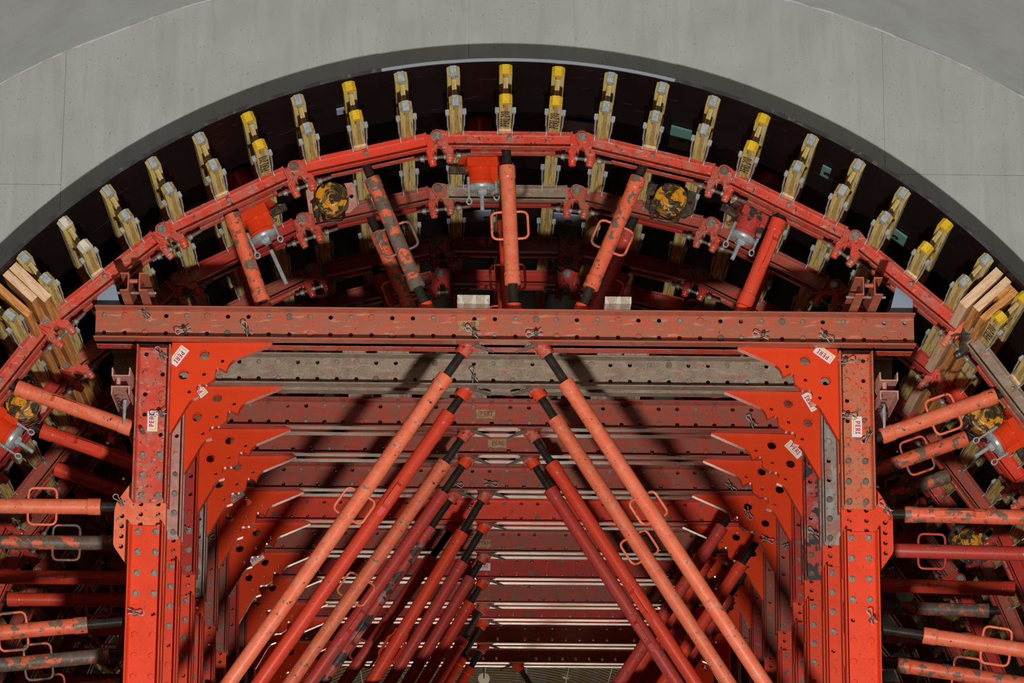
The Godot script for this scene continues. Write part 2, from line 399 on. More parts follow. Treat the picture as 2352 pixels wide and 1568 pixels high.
	mapped("rebar", surface(33, 256, Color(0.44, 0.37, 0.28), [[Color(0.50, 0.34, 0.20), 0.4, 0.02, 4, 30, 0.7], [Color(0.42, 0.42, 0.40), 0.35, 0.014, 3, 20, 0.8]]), 0.7, 0.2, s)
	plain_mat("rebar_yellow", Color(0.80, 0.76, 0.12), 0.6)
	plain_mat("sticker_white", Color(0.90, 0.88, 0.90), 0.45)
	plain_mat("sticker_red", Color(0.76, 0.10, 0.19), 0.45)
	plain_mat("sticker_yellow", Color(0.95, 0.74, 0.20), 0.45)
	mapped("sticker_old", surface(34, 256, Color(0.66, 0.56, 0.40), [[Color(0.50, 0.42, 0.30), 0.4, 0.03, 4, 30, 0.7], [Color(0.62, 0.3, 0.24), 0.06, 0.05, 3, 8, 0.8]]), 0.7, 0.0, Vector3.ONE * 3)
	plain_mat("old_red", Color(0.52, 0.24, 0.20), 0.7)
	plain_mat("stamp_ink", Color(0.19, 0.18, 0.15), 0.8)
	mapped("vibrator_paint", surface(35, 256, Color(0.86, 0.58, 0.12), [[Color(0.22, 0.17, 0.12), 0.52, 0.018, 4, 8, 0.95], [Color(0.42, 0.36, 0.30), 0.15, 0.03, 4, 20, 0.8]]), 0.42, 0.0, Vector3.ONE * 2.2)
	mapped("cast_iron", surface(36, 256, Color(0.31, 0.27, 0.23), [[Color(0.42, 0.37, 0.32), 0.3, 0.03, 4, 30, 0.7], [Color(0.2, 0.17, 0.15), 0.3, 0.03, 3, 30, 0.7]]), 0.45, 0.4, Vector3.ONE * 2)
	plain_mat("lamp_housing", Color(0.12, 0.12, 0.13), 0.5)


# ------------------------------------------------------------------ shared meshes
func shape(key: String, make: Callable) -> Mesh:
	if not G.has(key):
		var b := MB.new()
		make.call(b)
		G[key] = b.mesh()
	return G[key]

const HOLE_P := 0.1254
const HOLE_X := -2.447

# one U channel lying along x from x0 to x1, web at the back; z = 0 at the flange tips
func channel(b: MB, x0: float, x1: float, y0: float, y1: float, depth: float, web_t: float, fl: float, holes: Array, r: float) -> void:
	var keep := b.x
	if holes.is_empty():
		b.box(Vector3(x0, y0 + fl, -depth), Vector3(x1, y1 - fl, -depth + web_t))
	else:
		b.web(x0, x1, holes[0], holes[1], holes[2], holes[3], y0 + fl * 0.5, y1 - fl * 0.5, -depth, -depth + web_t, r)
	# tapered flanges with rounded tips and a root fillet
	for s in [1.0, -1.0]:
		var yo := y1 if s > 0 else y0
		var prof := PackedVector2Array([Vector2(-depth, yo), Vector2(-0.003, yo), Vector2(0, yo - s * 0.003), Vector2(0, yo - s * (fl - 0.003)), Vector2(-0.003, yo - s * fl * 0.95), Vector2(-depth + web_t + 0.012, yo - s * fl * 1.15), Vector2(-depth + web_t + 0.004, yo - s * (fl * 1.15 + 0.004)), Vector2(-depth + web_t * 0.5, yo - s * (fl * 1.15 + 0.014)), Vector2(-depth, yo - s * (fl * 1.15 + 0.014))])
		b.x = keep * Transform3D(Basis(Vector3(0, 0, 1), Vector3(0, 1, 0), Vector3(-1, 0, 0)), Vector3.ZERO)   # profile (z, y) swept along -x
		b.prism(prof, -x1, -x0)
		b.x = keep

func flip_z(z_mid: float) -> Transform3D:     # half turn about the vertical axis through z_mid
	return Transform3D(Basis(Vector3(-1, 0, 0), Vector3(0, 1, 0), Vector3(0, 0, -1)), Vector3(0, 0, 2 * z_mid))

func hex_bolt() -> Mesh:
	return shape("hex", func(b: MB):
		b.lathe([Vector2(0.0205, 0), Vector2(0.0205, 0.010), Vector2(0.0175, 0.0125), Vector2(0, 0.0125)], 6))

func stud() -> Mesh:
	return shape("stud", func(b: MB):
		b.lathe([Vector2(0.0145, -0.012), Vector2(0.0145, 0.012), Vector2(0.011, 0.016), Vector2(0, 0.016)], 14))

func round_bolt() -> Mesh:
	return shape("round", func(b: MB):
		b.lathe([Vector2(0.021, 0), Vector2(0.021, 0.004), Vector2(0.0165, 0.004), Vector2(0.0165, 0.013), Vector2(0.012, 0.017), Vector2(0, 0.017)], 16))

func nut() -> Mesh:
	return shape("nut", func(b: MB):
		b.lathe([Vector2(0, -0.009), Vector2(0.0185, -0.009), Vector2(0.0185, 0.009), Vector2(0, 0.009)], 6))

func pin_mesh() -> Mesh:
	return shape("pin", func(b: MB):
		b.lathe([Vector2(0.0135, -0.08), Vector2(0.0130, 0.088), Vector2(0.009, 0.100), Vector2(0, 0.100)], 12))

func clip_mesh() -> Mesh:
	return shape("clip", func(b: MB):
		var loop := []
		for k in 11:
			var a := lerpf(-2.5, 2.5, k / 10.0)
			loop.append(Vector3(-0.046 - 0.016 * cos(a), 0.016 * sin(a), 0.0))
		var p := [Vector3(0.040, -0.016, 0), Vector3(0.012, -0.010, 0), Vector3(-0.018, -0.006, 0)]
		p.append_array(loop)
		p.append_array([Vector3(-0.018, 0.006, 0.0), Vector3(0.0, 0.014, 0), Vector3(0.016, 0.008, 0), Vector3(0.034, 0.020, 0)])
		b.bar(p, 0.0032, 6))

# a connecting pin standing out of a web, with its spring clip
func cotter(parent: Node3D, at: Vector3, turn: float) -> void:
	var p := part(parent, "connecting_pin", pin_mesh(), M.bolt_dull, Transform3D(Basis(), at))
	part(p, "spring_clip", clip_mesh(), M.zinc, Transform3D(Basis(Vector3(0, 0, 1), turn), Vector3(0, 0, 0.074)))

func letters(txt: String, height: float) -> Mesh:
	var key := "txt%s%f" % [txt, height]
	if not G.has(key):
		var t := TextMesh.new()
		var f := SystemFont.new()
		f.font_names = PackedStringArray(["Droid Sans"])
		f.font_weight = 700
		t.font = f
		t.text = txt
		t.font_size = 48
		t.pixel_size = height / 36.0
		t.depth = 0.0008
		G[key] = t
	return G[key]

# the maker's sticker: white field, yellow bracket, red letters; x along the lettering
func sticker(parent: Node3D, at: Transform3D, old := false, small := 1.0) -> void:
	var w := 0.128 * small; var h := 0.062 * small
	var s := part(parent, "sticker", shape("stick%f" % small, func(b: MB): b.box(Vector3(-w / 2, -h / 2, 0), Vector3(w / 2, h / 2, 0.0012))), M.sticker_old if old else M.sticker_white, at, "faded paper sticker" if old else "white sticker with red letters")
	part(s, "lettering", letters("PERI", 0.031 * small), M.old_red if old else M.sticker_red, Transform3D(Basis.from_scale(Vector3(0.92, 1.0, 1.0)), Vector3(0.004 * small, 0.005 * small, 0.0015)))
	if not old:
		part(s, "stripe", shape("stripe%f" % small, func(b: MB):
			b.box(Vector3(-0.055 * small, -0.0235 * small, 0.001), Vector3(0.046 * small, -0.0175 * small, 0.0018))
			b.box(Vector3(-0.055 * small, -0.0175 * small, 0.001), Vector3(-0.049 * small, 0.020 * small, 0.0018))), M.sticker_yellow)


# ------------------------------------------------------------------ portal frames
const BEAM_Y0 := 6.880
const BEAM_Y1 := 7.083

func frame_beam(i: int, front: Material, rear: Material) -> void:
	var z: float = Z[i]
	var t := thing("crossbeam", BEAM_LABEL[i] % frame_name(i), "beam", Vector3(0, BEAM_Y0, z), Basis(), "double channel crossbeams of the portal frames")
	var h := BEAM_Y1 - BEAM_Y0
	var ch := shape("beam_channel", func(b: MB): channel(b, -2.5, 2.5, 0, h, 0.10, 0.009, 0.011, [HOLE_X, HOLE_P, 40, [0.052, 0.160]], 0.0135))
	part(t, "front_channel", ch, front)
	part(t, "rear_channel", ch, rear, flip_z(-0.14))
	if i < 5:
		for k in 40:
			for row in 2:
				var pos := Vector3(HOLE_X + HOLE_P * k, [0.052, 0.160][row], -0.091)
				var pick := (k * 7 + row * 3 + i * 5) % 12
				if row == 0 and k in [4, 7, 18, 21, 32, 35] and i == 0: continue
				if k == 2 and row == 1 and i == 0: continue
				if (k + row + i) % 4 == 2 and not (row == 0 and k % 8 < 2):
					part(t, "hex_bolt", hex_bolt(), front if pick % 3 else M.bolt_dull, Transform3D(Basis(Vector3(0, 0, 1), pick * 0.3), pos))
				elif row == 1 and (k + i) % 4 == 0 or pick == 1:
					part(t, "stud", stud(), M.bolt_steel if pick % 2 else M.bolt_dull, Transform3D(Basis(), pos - Vector3(0, 0, 0.004)))
	else:
		stuff(part(t, "bolts", shape("far_bolts%d" % (i % 2), func(b: MB):
			for k in 40:
				if (k + i) % 4 == 1:
					b.x = Transform3D(Basis(), Vector3(HOLE_X + HOLE_P * k, 0.160, -0.091)); b.lathe([Vector2(0.0145, 0), Vector2(0.0145, 0.012), Vector2(0, 0.012)], 8)
				if (k + i) % 8 == 3:
					b.x = Transform3D(Basis(), Vector3(HOLE_X + HOLE_P * k, 0.052, -0.091)); b.lathe([Vector2(0.02, 0), Vector2(0.02, 0.012), Vector2(0, 0.012)], 6)), M.bolt_dull))
	var pins := []
	if i == 0:
		pins = [[4, 0, 0.2], [7, 0, -1.1], [18, 0, -0.6], [21, 0, 0.15], [32, 0, -0.2], [35, 0, 2.6], [2, 1, 2.2]]
	elif i == 2: pins = [[33, 0, -1.0]]
	elif i == 3: pins = [[34, 0, -1.3]]
	elif i == 4: pins = [[17, 0, 2.8], [19, 0, 3.0], [33, 0, 2.3]]
	elif i < 8: pins = [[18, 0, -1.3]]
	elif i == 8: pins = [[19, 1, 0.1], [22, 1, 0.0]]
	for p in pins:
		cotter(t, Vector3(HOLE_X + HOLE_P * p[0], 0.052 if p[1] == 0 else 0.160, -0.09), p[2])
	var st := {0: [-0.225, 0.118, -0.04], 2: [-0.105, 0.115, 0.0], 3: [-0.02, 0.10, 0.0], 6: [-0.10, 0.085, 0.0], 7: [-0.095, 0.110, 0.0]}
	if st.has(i):
		sticker(t, Transform3D(Basis(Vector3(0, 0, 1), -st[i][2]), Vector3(st[i][0], st[i][1], -0.0905)), i != 7)
	if i == 5:
		for q in [[0.12, 0.10], [0.62, 0.105]]:
			part(t, "chalk_mark", shape("mark_x", func(b: MB):
				for s in [0.7, -0.7]:
					b.x = Transform3D(Basis(Vector3(0, 0, 1), s), Vector3.ZERO)
					b.box(Vector3(-0.018, -0.0015, 0), Vector3(0.018, 0.0015, 0.0006))), M.stamp_ink, Transform3D(Basis(), Vector3(q[0], q[1], -0.0908)))

const BEAM_LABEL := ["brown and red dusty perforated crossbeam on top of the %s", "grey brown weathered perforated crossbeam of the %s", "dull red perforated crossbeam with an old sticker on the %s", "brown red perforated crossbeam with tan sticker on the %s",
	"dark red perforated crossbeam on the %s", "clean bright red crossbeam with chalked crosses on the %s", "brown crossbeam with a faded tan sticker on the %s", "crimson crossbeam with a white sticker on the %s",
	"brown red crossbeam with two clip pins on the %s", "shaded red crossbeam of the %s", "dark shaded crossbeam of the %s", "dark crossbeam nearest the steel mesh on the %s"]

func frame_post(i: int, s: float, upper: Material, lower: Material, gusset: Material, plate: Material) -> void:
	var z: float = Z[i]
	var sd := "left" if s < 0 else "right"
	var fn := frame_name(i)
	# upper post: double channel standing upright; built along x, turned upright
	var up := thing("upper_post", "%s upper post on the %s side of the %s" % [POST_LOOK[i] if s < 0 else POST_LOOK_R[i], sd, fn], "post", Vector3(s * 2.1325, 5.875, z), Basis(), "upper posts of the portal frames")
	var stand := Transform3D(Basis(Vector3(0, 1, 0), Vector3(-1, 0, 0), Vector3(0, 0, 1)), Vector3(0.103, 0, 0))
	var ch := shape("post_channel", func(b: MB):
		b.x = stand
		channel(b, 0, 0.965, 0, 0.206, 0.10, 0.009, 0.011, [0.045, 0.1254, 8, [0.052, 0.154]], 0.0135))
	part(up, "front_channel", ch, upper)
	part(up, "rear_channel", ch, upper, flip_z(-0.14))
	var lw := thing("lower_post", "bright red lower post with bolt rows on the %s side of the %s" % [sd, fn], "post", Vector3(s * 2.143, 0.10, z), Basis(), "lower posts of the portal frames")
	var chl := shape("lower_channel", func(b: MB):
		b.x = Transform3D(stand.basis, Vector3(0.105, 0, 0))
		channel(b, 0, 5.635, 0, 0.210, 0.10, 0.009, 0.011, [0.08, 0.1254, 45, [0.052, 0.158]], 0.0135))
	part(lw, "front_channel", chl, lower)
	part(lw, "rear_channel", chl, lower, flip_z(-0.14))
	part(lw, "foot_plate", shape("foot", func(b: MB): b.box(Vector3(-0.2, -0.1, -0.34), Vector3(0.2, 0, 0.06), 0.01)), plate)
	var bolts_u := []; var bolts_l := []
	for k in 8:
		for c in 2:
			var px: float = [-0.051, 0.051][c]
			var pos := Vector3(px, 0.045 + 0.1254 * k, -0.091)
			if k < 3: bolts_u.append([0, pos])
			elif (k + c + i) % 3 == 0: bolts_u.append([1, pos])
			elif (k + 2 * c + i) % 5 == 1: bolts_u.append([2, pos])
	for k in 10:
		for c in 2:
			var pos := Vector3([-0.053, 0.053][c], 0.08 + 0.1254 * (44 - k), -0.091)
			if k < 4: bolts_l.append([0, pos])
			elif k == 4: continue
			else: bolts_l.append([1, pos])
	if i < 3:
		for e in bolts_u:
			part(up, ["bolt", "hex_bolt", "stud"][e[0]], [round_bolt(), hex_bolt(), stud()][e[0]], [M.bolt_steel if s < 0 else M.bolt_dull, upper, M.bolt_dull][e[0]], Transform3D(Basis(), e[1]))
		for e in bolts_l:
			part(lw, ["bolt", "hex_bolt"][e[0]], [round_bolt(), hex_bolt()][e[0]], [M.bolt_steel, lower][e[0]], Transform3D(Basis(Vector3(0, 0, 1), 0.5), e[1]))
	else:
		for q in [[up, bolts_u, "fu%d" % (i % 3)], [lw, bolts_l, "fl"]]:
			stuff(part(q[0], "bolts", shape(q[2], func(b: MB):
				for e in q[1]:
					b.x = Transform3D(Basis(), e[1])
					b.lathe([Vector2(0.018, 0), Vector2(0.018, 0.01), Vector2(0, 0.01)], 8)), M.bolt_dull))
	if i == 0:
		if s < 0:
			cotter(up, Vector3(0.05, 0.90, -0.09), -0.9); cotter(up, Vector3(0.056, 0.540, -0.09), 0.25)
			part(up, "connecting_pin", pin_mesh(), M.bolt_dull, Transform3D(Basis(), Vector3(-0.052, 0.43, -0.09)))
			sticker(up, Transform3D(Basis(Vector3(0, 0, 1), PI / 2), Vector3(0.0, 0.505, -0.0905)))
			cotter(lw, Vector3(-0.055, 0.08 + 0.1254 * 40, -0.09), 3.0)
		else:
			cotter(up, Vector3(-0.07, 0.90, -0.09), 3.3); cotter(up, Vector3(-0.065, 0.56, -0.09), 3.0); cotter(up, Vector3(0.062, 0.44, -0.09), 0.9)
			sticker(up, Transform3D(Basis(Vector3(0, 0, 1), -PI / 2), Vector3(0.005, 0.51, -0.0905)))
			cotter(lw, Vector3(0.055, 0.08 + 0.1254 * 40, -0.09), -1.2)
	elif i in [2, 4] or (i == 3 and s > 0):
		cotter(up, Vector3(s * -0.03, 0.30 if i == 2 else 0.62, -0.09), 1.4 - i)
	# splice plate between the posts, in the gap of the channels, with an ear outside
	var sp := thing("splice_plate", "red eared splice plate with hole rows joining the %s posts of the %s" % [sd, fn], "plate", Vector3(s * 2.0, 5.46, z - 0.105), Basis(), "splice plates of the posts")
	part(sp, "plate", shape("splice%d" % int(s), func(b: MB):
		var out := [Vector2(0.035, 0), Vector2(0.235, 0.0), Vector2(0.338, 0.145), Vector2(0.345, 0.168), Vector2(0.345, 0.372), Vector2(0.333, 0.420), Vector2(0.255, 0.535), Vector2(0.235, 0.56), Vector2(0.035, 0.56)]
		var p := PackedVector2Array()
		for q in out: p.append(Vector2(q.x * s, q.y))
		var holes := []
		for col in [0.082, 0.186]:
			for k in 3: holes.append([Vector2(col * s, 0.286 + 0.062 * k), 0.014, true])
		for k in 4: holes.append([Vector2(0.298 * s, 0.150 + 0.062 * k), 0.014, true])
		b.pierced(p, holes, -0.07, 0.0, 0.010)), plate)
	if i == 0:
		cotter(sp, Vector3(s * 0.30, 0.405, 0), -0.8)
		if s > 0:
			part(sp, "painted_number", letters("555", 0.022), M.stamp_ink, Transform3D(Basis(Vector3(0, 0, 1), 1.4), Vector3(0.333, 0.372, 0.0004)))
	# gusset
	var gu := thing("gusset_plate", "%s red gusset with round holes under the %s beam end of the %s" % ["glossy" if i < 5 else "shaded glossy", sd, fn], "plate", Vector3(s * 2.0, 6.9, z - 0.105), Basis(), "gusset plates of the portal frames")
	part(gu, "plate", shape("gusset%d" % int(s), func(b: MB):
		var p := PackedVector2Array()
		for q: Vector2 in GUSSET: p.append(Vector2((q.x + 2.0) * -s, q.y - 6.9))
		var holes := []
		for q in [[-1.831, 6.802, 0.0315, true], [-1.831, 6.678, 0.011, true], [-1.956, 6.677, 0.0315, false], [-1.917, 6.567, 0.0105, false], [-1.721, 6.762, 0.0105, true]]:
			holes.append([Vector2((q[0] + 2.0) * -s, q[1] - 6.9), q[2], q[3]])
		b.pierced(p, holes, -0.07, 0.0, 0.010)), gusset)
	if i == 0:
		if s < 0: sticker(gu, Transform3D(Basis(Vector3(0, 0, 1), deg_to_rad(-126)), Vector3(0.013, -0.107, 0.0002)))
		else: sticker(gu, Transform3D(Basis(Vector3(0, 0, 1), deg_to_rad(-216)), Vector3(-0.051, -0.058, 0.0002)))
	elif i == 1:
		if s < 0: sticker(gu, Transform3D(Basis(Vector3(0, 0, 1), deg_to_rad(132)), Vector3(0.045, -0.034, 0.0002)))
		else: sticker(gu, Transform3D(Basis(Vector3(0, 0, 1), deg_to_rad(120)), Vector3(-0.026, -0.085, 0.0002)))
	elif i == 2 and s > 0: sticker(gu, Transform3D(Basis(Vector3(0, 0, 1), deg_to_rad(-47)), Vector3(-0.021, -0.128, 0.0002)))
	elif i == 6 and s < 0: sticker(gu, Transform3D(Basis(Vector3(0, 0, 1), deg_to_rad(38)), Vector3(0.097, -0.076, 0.0002)))
	elif i == 4 and s > 0: cotter(gu, Vector3(-0.18, -0.16, 0), 2.0); cotter(gu, Vector3(-0.05, -0.36, 0), 2.8)
	elif i == 4: sticker(gu, Transform3D(Basis(Vector3(0, 0, 1), deg_to_rad(38)), Vector3(0.083, -0.066, 0.0002)))

const POST_LOOK := ["dusty red", "dusty pink and grey", "maroon worn", "grey stained", "worn dusty red", "brown red", "maroon", "dull red", "dark red", "dark shaded", "shaded brown", "dim red"]
const POST_LOOK_R := ["rust spotted orange", "silvery scuffed", "black peeling", "crimson streaked", "brown stained", "brown red", "maroon", "dull red", "dark red", "dark shaded", "shaded brown", "dim red"]
const GUSSET := [Vector2(-2.03, 6.877), Vector2(-1.420, 6.882), Vector2(-1.422, 6.876), Vector2(-1.650, 6.775), Vector2(-1.665, 6.764), Vector2(-1.679, 6.748), Vector2(-1.688, 6.731), Vector2(-1.693, 6.715), Vector2(-1.697, 6.702), Vector2(-1.704, 6.703), Vector2(-1.714, 6.709), Vector2(-1.730, 6.719), Vector2(-1.746, 6.723), Vector2(-1.757, 6.719), Vector2(-1.763, 6.709), Vector2(-1.765, 6.694),
	Vector2(-1.766, 6.660), Vector2(-1.772, 6.650), Vector2(-1.812, 6.621), Vector2(-1.822, 6.618), Vector2(-1.850, 6.617), Vector2(-1.865, 6.613), Vector2(-1.874, 6.604), Vector2(-1.877, 6.590), Vector2(-1.873, 6.575), Vector2(-1.863, 6.558), Vector2(-1.855, 6.546), Vector2(-1.858, 6.541), Vector2(-1.876, 6.534), Vector2(-1.896, 6.526), Vector2(-1.913, 6.510), Vector2(-1.930, 6.486), Vector2(-1.949, 6.450), Vector2(-2.026, 6.310), Vector2(-2.03, 6.310)]


# ------------------------------------------------------------------ push-pull props
func thread_mesh(l: float) -> Mesh:
	return shape("thread%.2f" % l, func(b: MB):
		var p := [Vector2(0, 0)]
		var k := 0.0
		while k < l:
			p.append(Vector2(0.0262, k)); p.append(Vector2(0.0292, k + 0.003)); p.append(Vector2(0.0292, k + 0.0045)); p.append(Vector2(0.0262, k + 0.0075))
			k += 0.0095
		p.append(Vector2(0.0262, l)); p.append(Vector2(0, l))
		b.lathe(p, 14))

func tube_mesh(l: float) -> Mesh:
	return shape("tube%.3f" % l, func(b: MB):
		b.lathe([Vector2(0.033, 0.012), Vector2(0.033, 0), Vector2(0.0475, 0.001), Vector2(0.0505, 0.004), Vector2(0.0505, 0.075), Vector2(0.0475, 0.082), Vector2(0.0465, 0.09), Vector2(0.0465, l - 0.09), Vector2(0.0475, l - 0.082), Vector2(0.0505, l - 0.075), Vector2(0.0505, l - 0.004), Vector2(0.0475, l - 0.001), Vector2(0.033, l), Vector2(0.033, l - 0.012)], 24))

# a bent handle on one side of a tube: along z, standing out towards +x
func handle_mesh() -> Mesh:
	return shape("handle", func(b: MB):
		var p := [Vector3(0.040, 0, -0.086), Vector3(0.075, 0, -0.085)]
		for k in 5:
			var a := lerpf(-PI / 2, 0, k / 4.0)
			p.append(Vector3(0.080 + 0.032 * cos(a), 0, -0.052 + 0.032 * sin(a)))
		for k in 5:
			var a := lerpf(0, PI / 2, k / 4.0)
			p.append(Vector3(0.080 + 0.032 * cos(a), 0, 0.052 + 0.032 * sin(a)))
		p.append(Vector3(0.075, 0, 0.085)); p.append(Vector3(0.040, 0, 0.086))
		b.bar(p, 0.0085, 8))

# a flat strap handle hugging the tube
func strap_mesh() -> Mesh:
	return shape("strap", func(b: MB):
		var p := PackedVector2Array([Vector2(0.044, -0.15), Vector2(0.052, -0.15), Vector2(0.054, -0.095), Vector2(0.075, -0.070), Vector2(0.076, 0.070), Vector2(0.054, 0.095), Vector2(0.052, 0.15), Vector2(0.044, 0.15), Vector2(0.044, 0.095), Vector2(0.048, 0.090), Vector2(0.069, 0.066), Vector2(0.069, -0.066), Vector2(0.048, -0.090), Vector2(0.044, -0.095)])
		b.x = Transform3D(Basis(Vector3(1, 0, 0), Vector3(0, 0, 1), Vector3(0, -1, 0)), Vector3.ZERO)
		b.prism(p, -0.017, 0.017))

# a prop from a to b (thread, tube, thread); t0 and t1 are the bare thread lengths; handles at `grip` along the tube, turned by `roll`
func prop(called: String, label: String, group: String, a: Vector3, b: Vector3, t0: float, t1: float, mat: Material, grip: float, roll: float, flat: bool) -> Node3D:
	var t := thing(called, label, "prop", a, MB.along(a, b).basis, group)
	var l := a.distance_to(b)
	if t0 > 0.01: part(t, "spindle", thread_mesh(snappedf(t0 + 0.03, 0.05)), M.thread_steel, Transform3D(Basis(), Vector3(0, 0, t0 + 0.02 - snappedf(t0 + 0.03, 0.05))))
	if t1 > 0.01: part(t, "spindle", thread_mesh(snappedf(t1 + 0.03, 0.05)), M.thread_steel, Transform3D(Basis(), Vector3(0, 0, l - t1 - 0.02)))
	var tl := snappedf(l - t0 - t1, 0.005)
	part(t, "tube", tube_mesh(tl), mat, Transform3D(Basis(), Vector3(0, 0, t0)))
	if grip > 0.0:
		for k in 2:
			part(t, "handle", strap_mesh() if flat else handle_mesh(), mat, Transform3D(Basis(Vector3(0, 0, 1), roll + PI * k), Vector3(0, 0, t0 + grip)))
	return t

func brace(i: int, called_where: String, a: Vector2, b: Vector2, bare: float, mat: Material, grip: float, roll: float, flat: bool, head := true, lever := 1.0, group := "diagonal braces inside the portal frames") -> void:
	var z: float = Z[i] - 0.14
	var p := Vector3(a.x, a.y, z); var q := Vector3(b.x, b.y, z)
	var t := prop("diagonal_brace", called_where, group, p, q, bare, 0.0, mat, grip, roll, flat)
	if head:
		part(t, "head_sleeve", shape("sleeve", func(m: MB):
			m.lathe([Vector2(0.030, -0.05), Vector2(0.043, -0.05), Vector2(0.046, -0.045), Vector2(0.046, 0.072), Vector2(0.043, 0.076), Vector2(0.031, 0.076), Vector2(0.031, 0.0)], 20)), M.red_paint if (i % 2) else M.red_dusty)
		for e in [-0.048, 0.040]:
			part(t, "ear_plate", shape("ear", func(m: MB): m.box(Vector3(-0.050, 0, -0.11), Vector3(0.050, 0.008, 0.02), 0.003)), M.red_dusty, Transform3D(Basis(), Vector3(0, e, 0)))
		var axis := t.basis.inverse()
		var tip := axis * Vector3(lever * 0.155, -0.075, 0.12)
		part(t, "lever_pin", shape("lever%d%d" % [int(lever), 1 if a.x < 0 else 0], func(m: MB):
			m.rod(axis * Vector3(lever * 0.03, -0.005, 0.05), tip, 0.0165, 12, 0.006)), M.bolt_dull)
		part(t, "spring_clip", clip_mesh(), M.zinc, Transform3D(axis * Basis(Vector3(0, 0, 1), -0.9 * lever) * Basis.from_scale(Vector3.ONE * 0.6), axis * Vector3(lever * 0.075, -0.01, 0.08)))

func make_braces() -> void:
	var mats := [M.tube_orange, M.tube_red, M.tube_orange, M.tube_crimson, M.black_peel, M.tube_crimson, M.tube_red, M.tube_crimson, M.tube_red, M.tube_red, M.tube_crimson, M.tube_red]
	var looks := ["chipped orange", "clean red strap-handled", "dull orange brown", "crimson scuffed", "black peeled", "deeply shaded red"]
	for i in 6:
		var x: float = [-0.227, -0.234, -0.229, -0.222, -0.316, -0.316][i]
		var bare: float = [0.235, 0.195, 0.265, 0.30, 0.31, 0.31][i]
		brace(i, "%s tube brace leaning left from mid beam of the %s" % [looks[i], frame_name(i)], Vector2(x, 6.888), Vector2(x - 1.80, 6.888 - 1.80 * 1.492), bare, mats[i], [0.98, 0.66, 1.05, 1.10, 0.95, 0.9][i], [0.35, 1.4, 0.3, 1.2, 1.1, 0.5][i], i in [1, 3, 4])
	for i in range(4, 11):
		var x: float = [-0.086, -0.085, -0.081, -0.081, -0.074, -0.069, -0.061][i - 4]
		brace(i, "%s tube brace leaning left from the near-centre pin of the %s" % [["bright red", "red", "scratched red", "dull red", "shaded red", "dark", "dim red"][i - 4], frame_name(i)], Vector2(x, 6.888), Vector2(x - 1.75, 6.888 - 1.75 * 1.72), [0.34, 0.34, 0.22, 0.22, 0.34, 0.38, 0.24][i - 4], [M.tube_red, M.tube_crimson, M.tube_crimson, M.tube_red, M.tube_crimson, M.tube_red, M.tube_red][i - 4], 0.0 if i != 4 else 1.0, 0.4, i == 4)
	for i in [0, 1, 2, 3, 11]:
		var x: float = {0: 0.220, 1: 0.208, 2: 0.198, 3: 0.210, 11: 0.255}[i]
		brace(i, "%s tube brace leaning right from mid beam of the %s" % [{0: "orange", 1: "chipped orange", 2: "orange red with strap handles", 3: "crimson with strap handles", 11: "thin dark"}[i], frame_name(i)], Vector2(x, 6.888), Vector2(x + 1.80, 6.888 - 1.80 * 1.545), {0: 0.27, 1: 0.225, 2: 0.26, 3: 0.26, 11: 0.4}[i], {0: M.tube_orange, 1: M.tube_orange, 2: M.tube_red, 3: M.tube_crimson, 11: M.tube_crimson}[i], {0: 0.93, 1: 1.0, 2: 1.12, 3: 1.20, 11: 0.0}[i], {0: 2.6, 1: 2.75, 2: 2.1, 3: 1.9, 11: 0.0}[i], i in [2, 3], true, -1.0)
	for i in range(4, 9):
		brace(i, "%s tube brace running down inwards from right gusset of the %s" % [["red", "scuffed red", "dull red", "shaded red", "dim red"][i - 4], frame_name(i)], Vector2(1.700, 6.745), Vector2(0.15, 6.745 - 1.55 * 1.53), 0.11, M.tube_red if i % 2 else M.tube_crimson, 0.0, 0.0, false, false)
	for i in range(4, 7):
		brace(i, "%s tube brace with long black spindle below right gusset of the %s" % [["shadowed red", "dark red", "dim dark red"][i - 4], frame_name(i)], Vector2(1.925, 6.60 if i == 4 else 6.58), Vector2(0.45, 6.60 - 1.475 * 1.53), 0.27, M.tube_red if i == 4 else M.tube_crimson, 0.0, 0.0, false, false)


# ------------------------------------------------------------------ arch rings
func ring_place(k: int) -> String:
	if k == 0: return "at the crown"
	return "%s %s of the crown" % [["first", "second", "third", "fourth", "fifth", "sixth", "seventh"][absi(k) - 1], "left" if k < 0 else "right"]

func waler(i: int, k: int, mat: Material, rear: Material) -> void:
	var c := on_arch(k * STEP, PIN_R * cos(deg_to_rad(STEP / 2)), Z[i])
	var t := thing("waler_segment", "%s steel waler segment %s, %s" % [LOOKS[M_KEY[mat.resource_name]], ring_place(k), ring_name(i)], "waler", c, at_turn(Vector3.ZERO, k * STEP).basis, "waler segments of the arch rings")
	var ch := shape("waler_channel", func(b: MB):
		channel(b, -0.378, 0.378, -0.072, 0.030, 0.055, 0.007, 0.009, [], 0.0)
		for s in [-1.0, 1.0]:
			b.box(Vector3(s * 0.384 - 0.006, -0.072, -0.055), Vector3(s * 0.384 + 0.006, 0.032, -0.002), 0.003))
	part(t, "front_channel", ch, mat)
	part(t, "rear_channel", ch, rear, flip_z(-0.091))
	part(t, "bolt", stud(), M.bolt_steel, Transform3D(Basis(), Vector3(0.0, -0.005, -0.046)))
	if i < 2:
		part(t, "web_hole", shape("whole", func(b: MB): b.lathe([Vector2(0, 0.0), Vector2(0.015, 0.0), Vector2(0.015, 0.001), Vector2(0, 0.001)], 14)), M.bolt_dull, Transform3D(Basis(), Vector3(0.0, 0.004, -0.0485)))

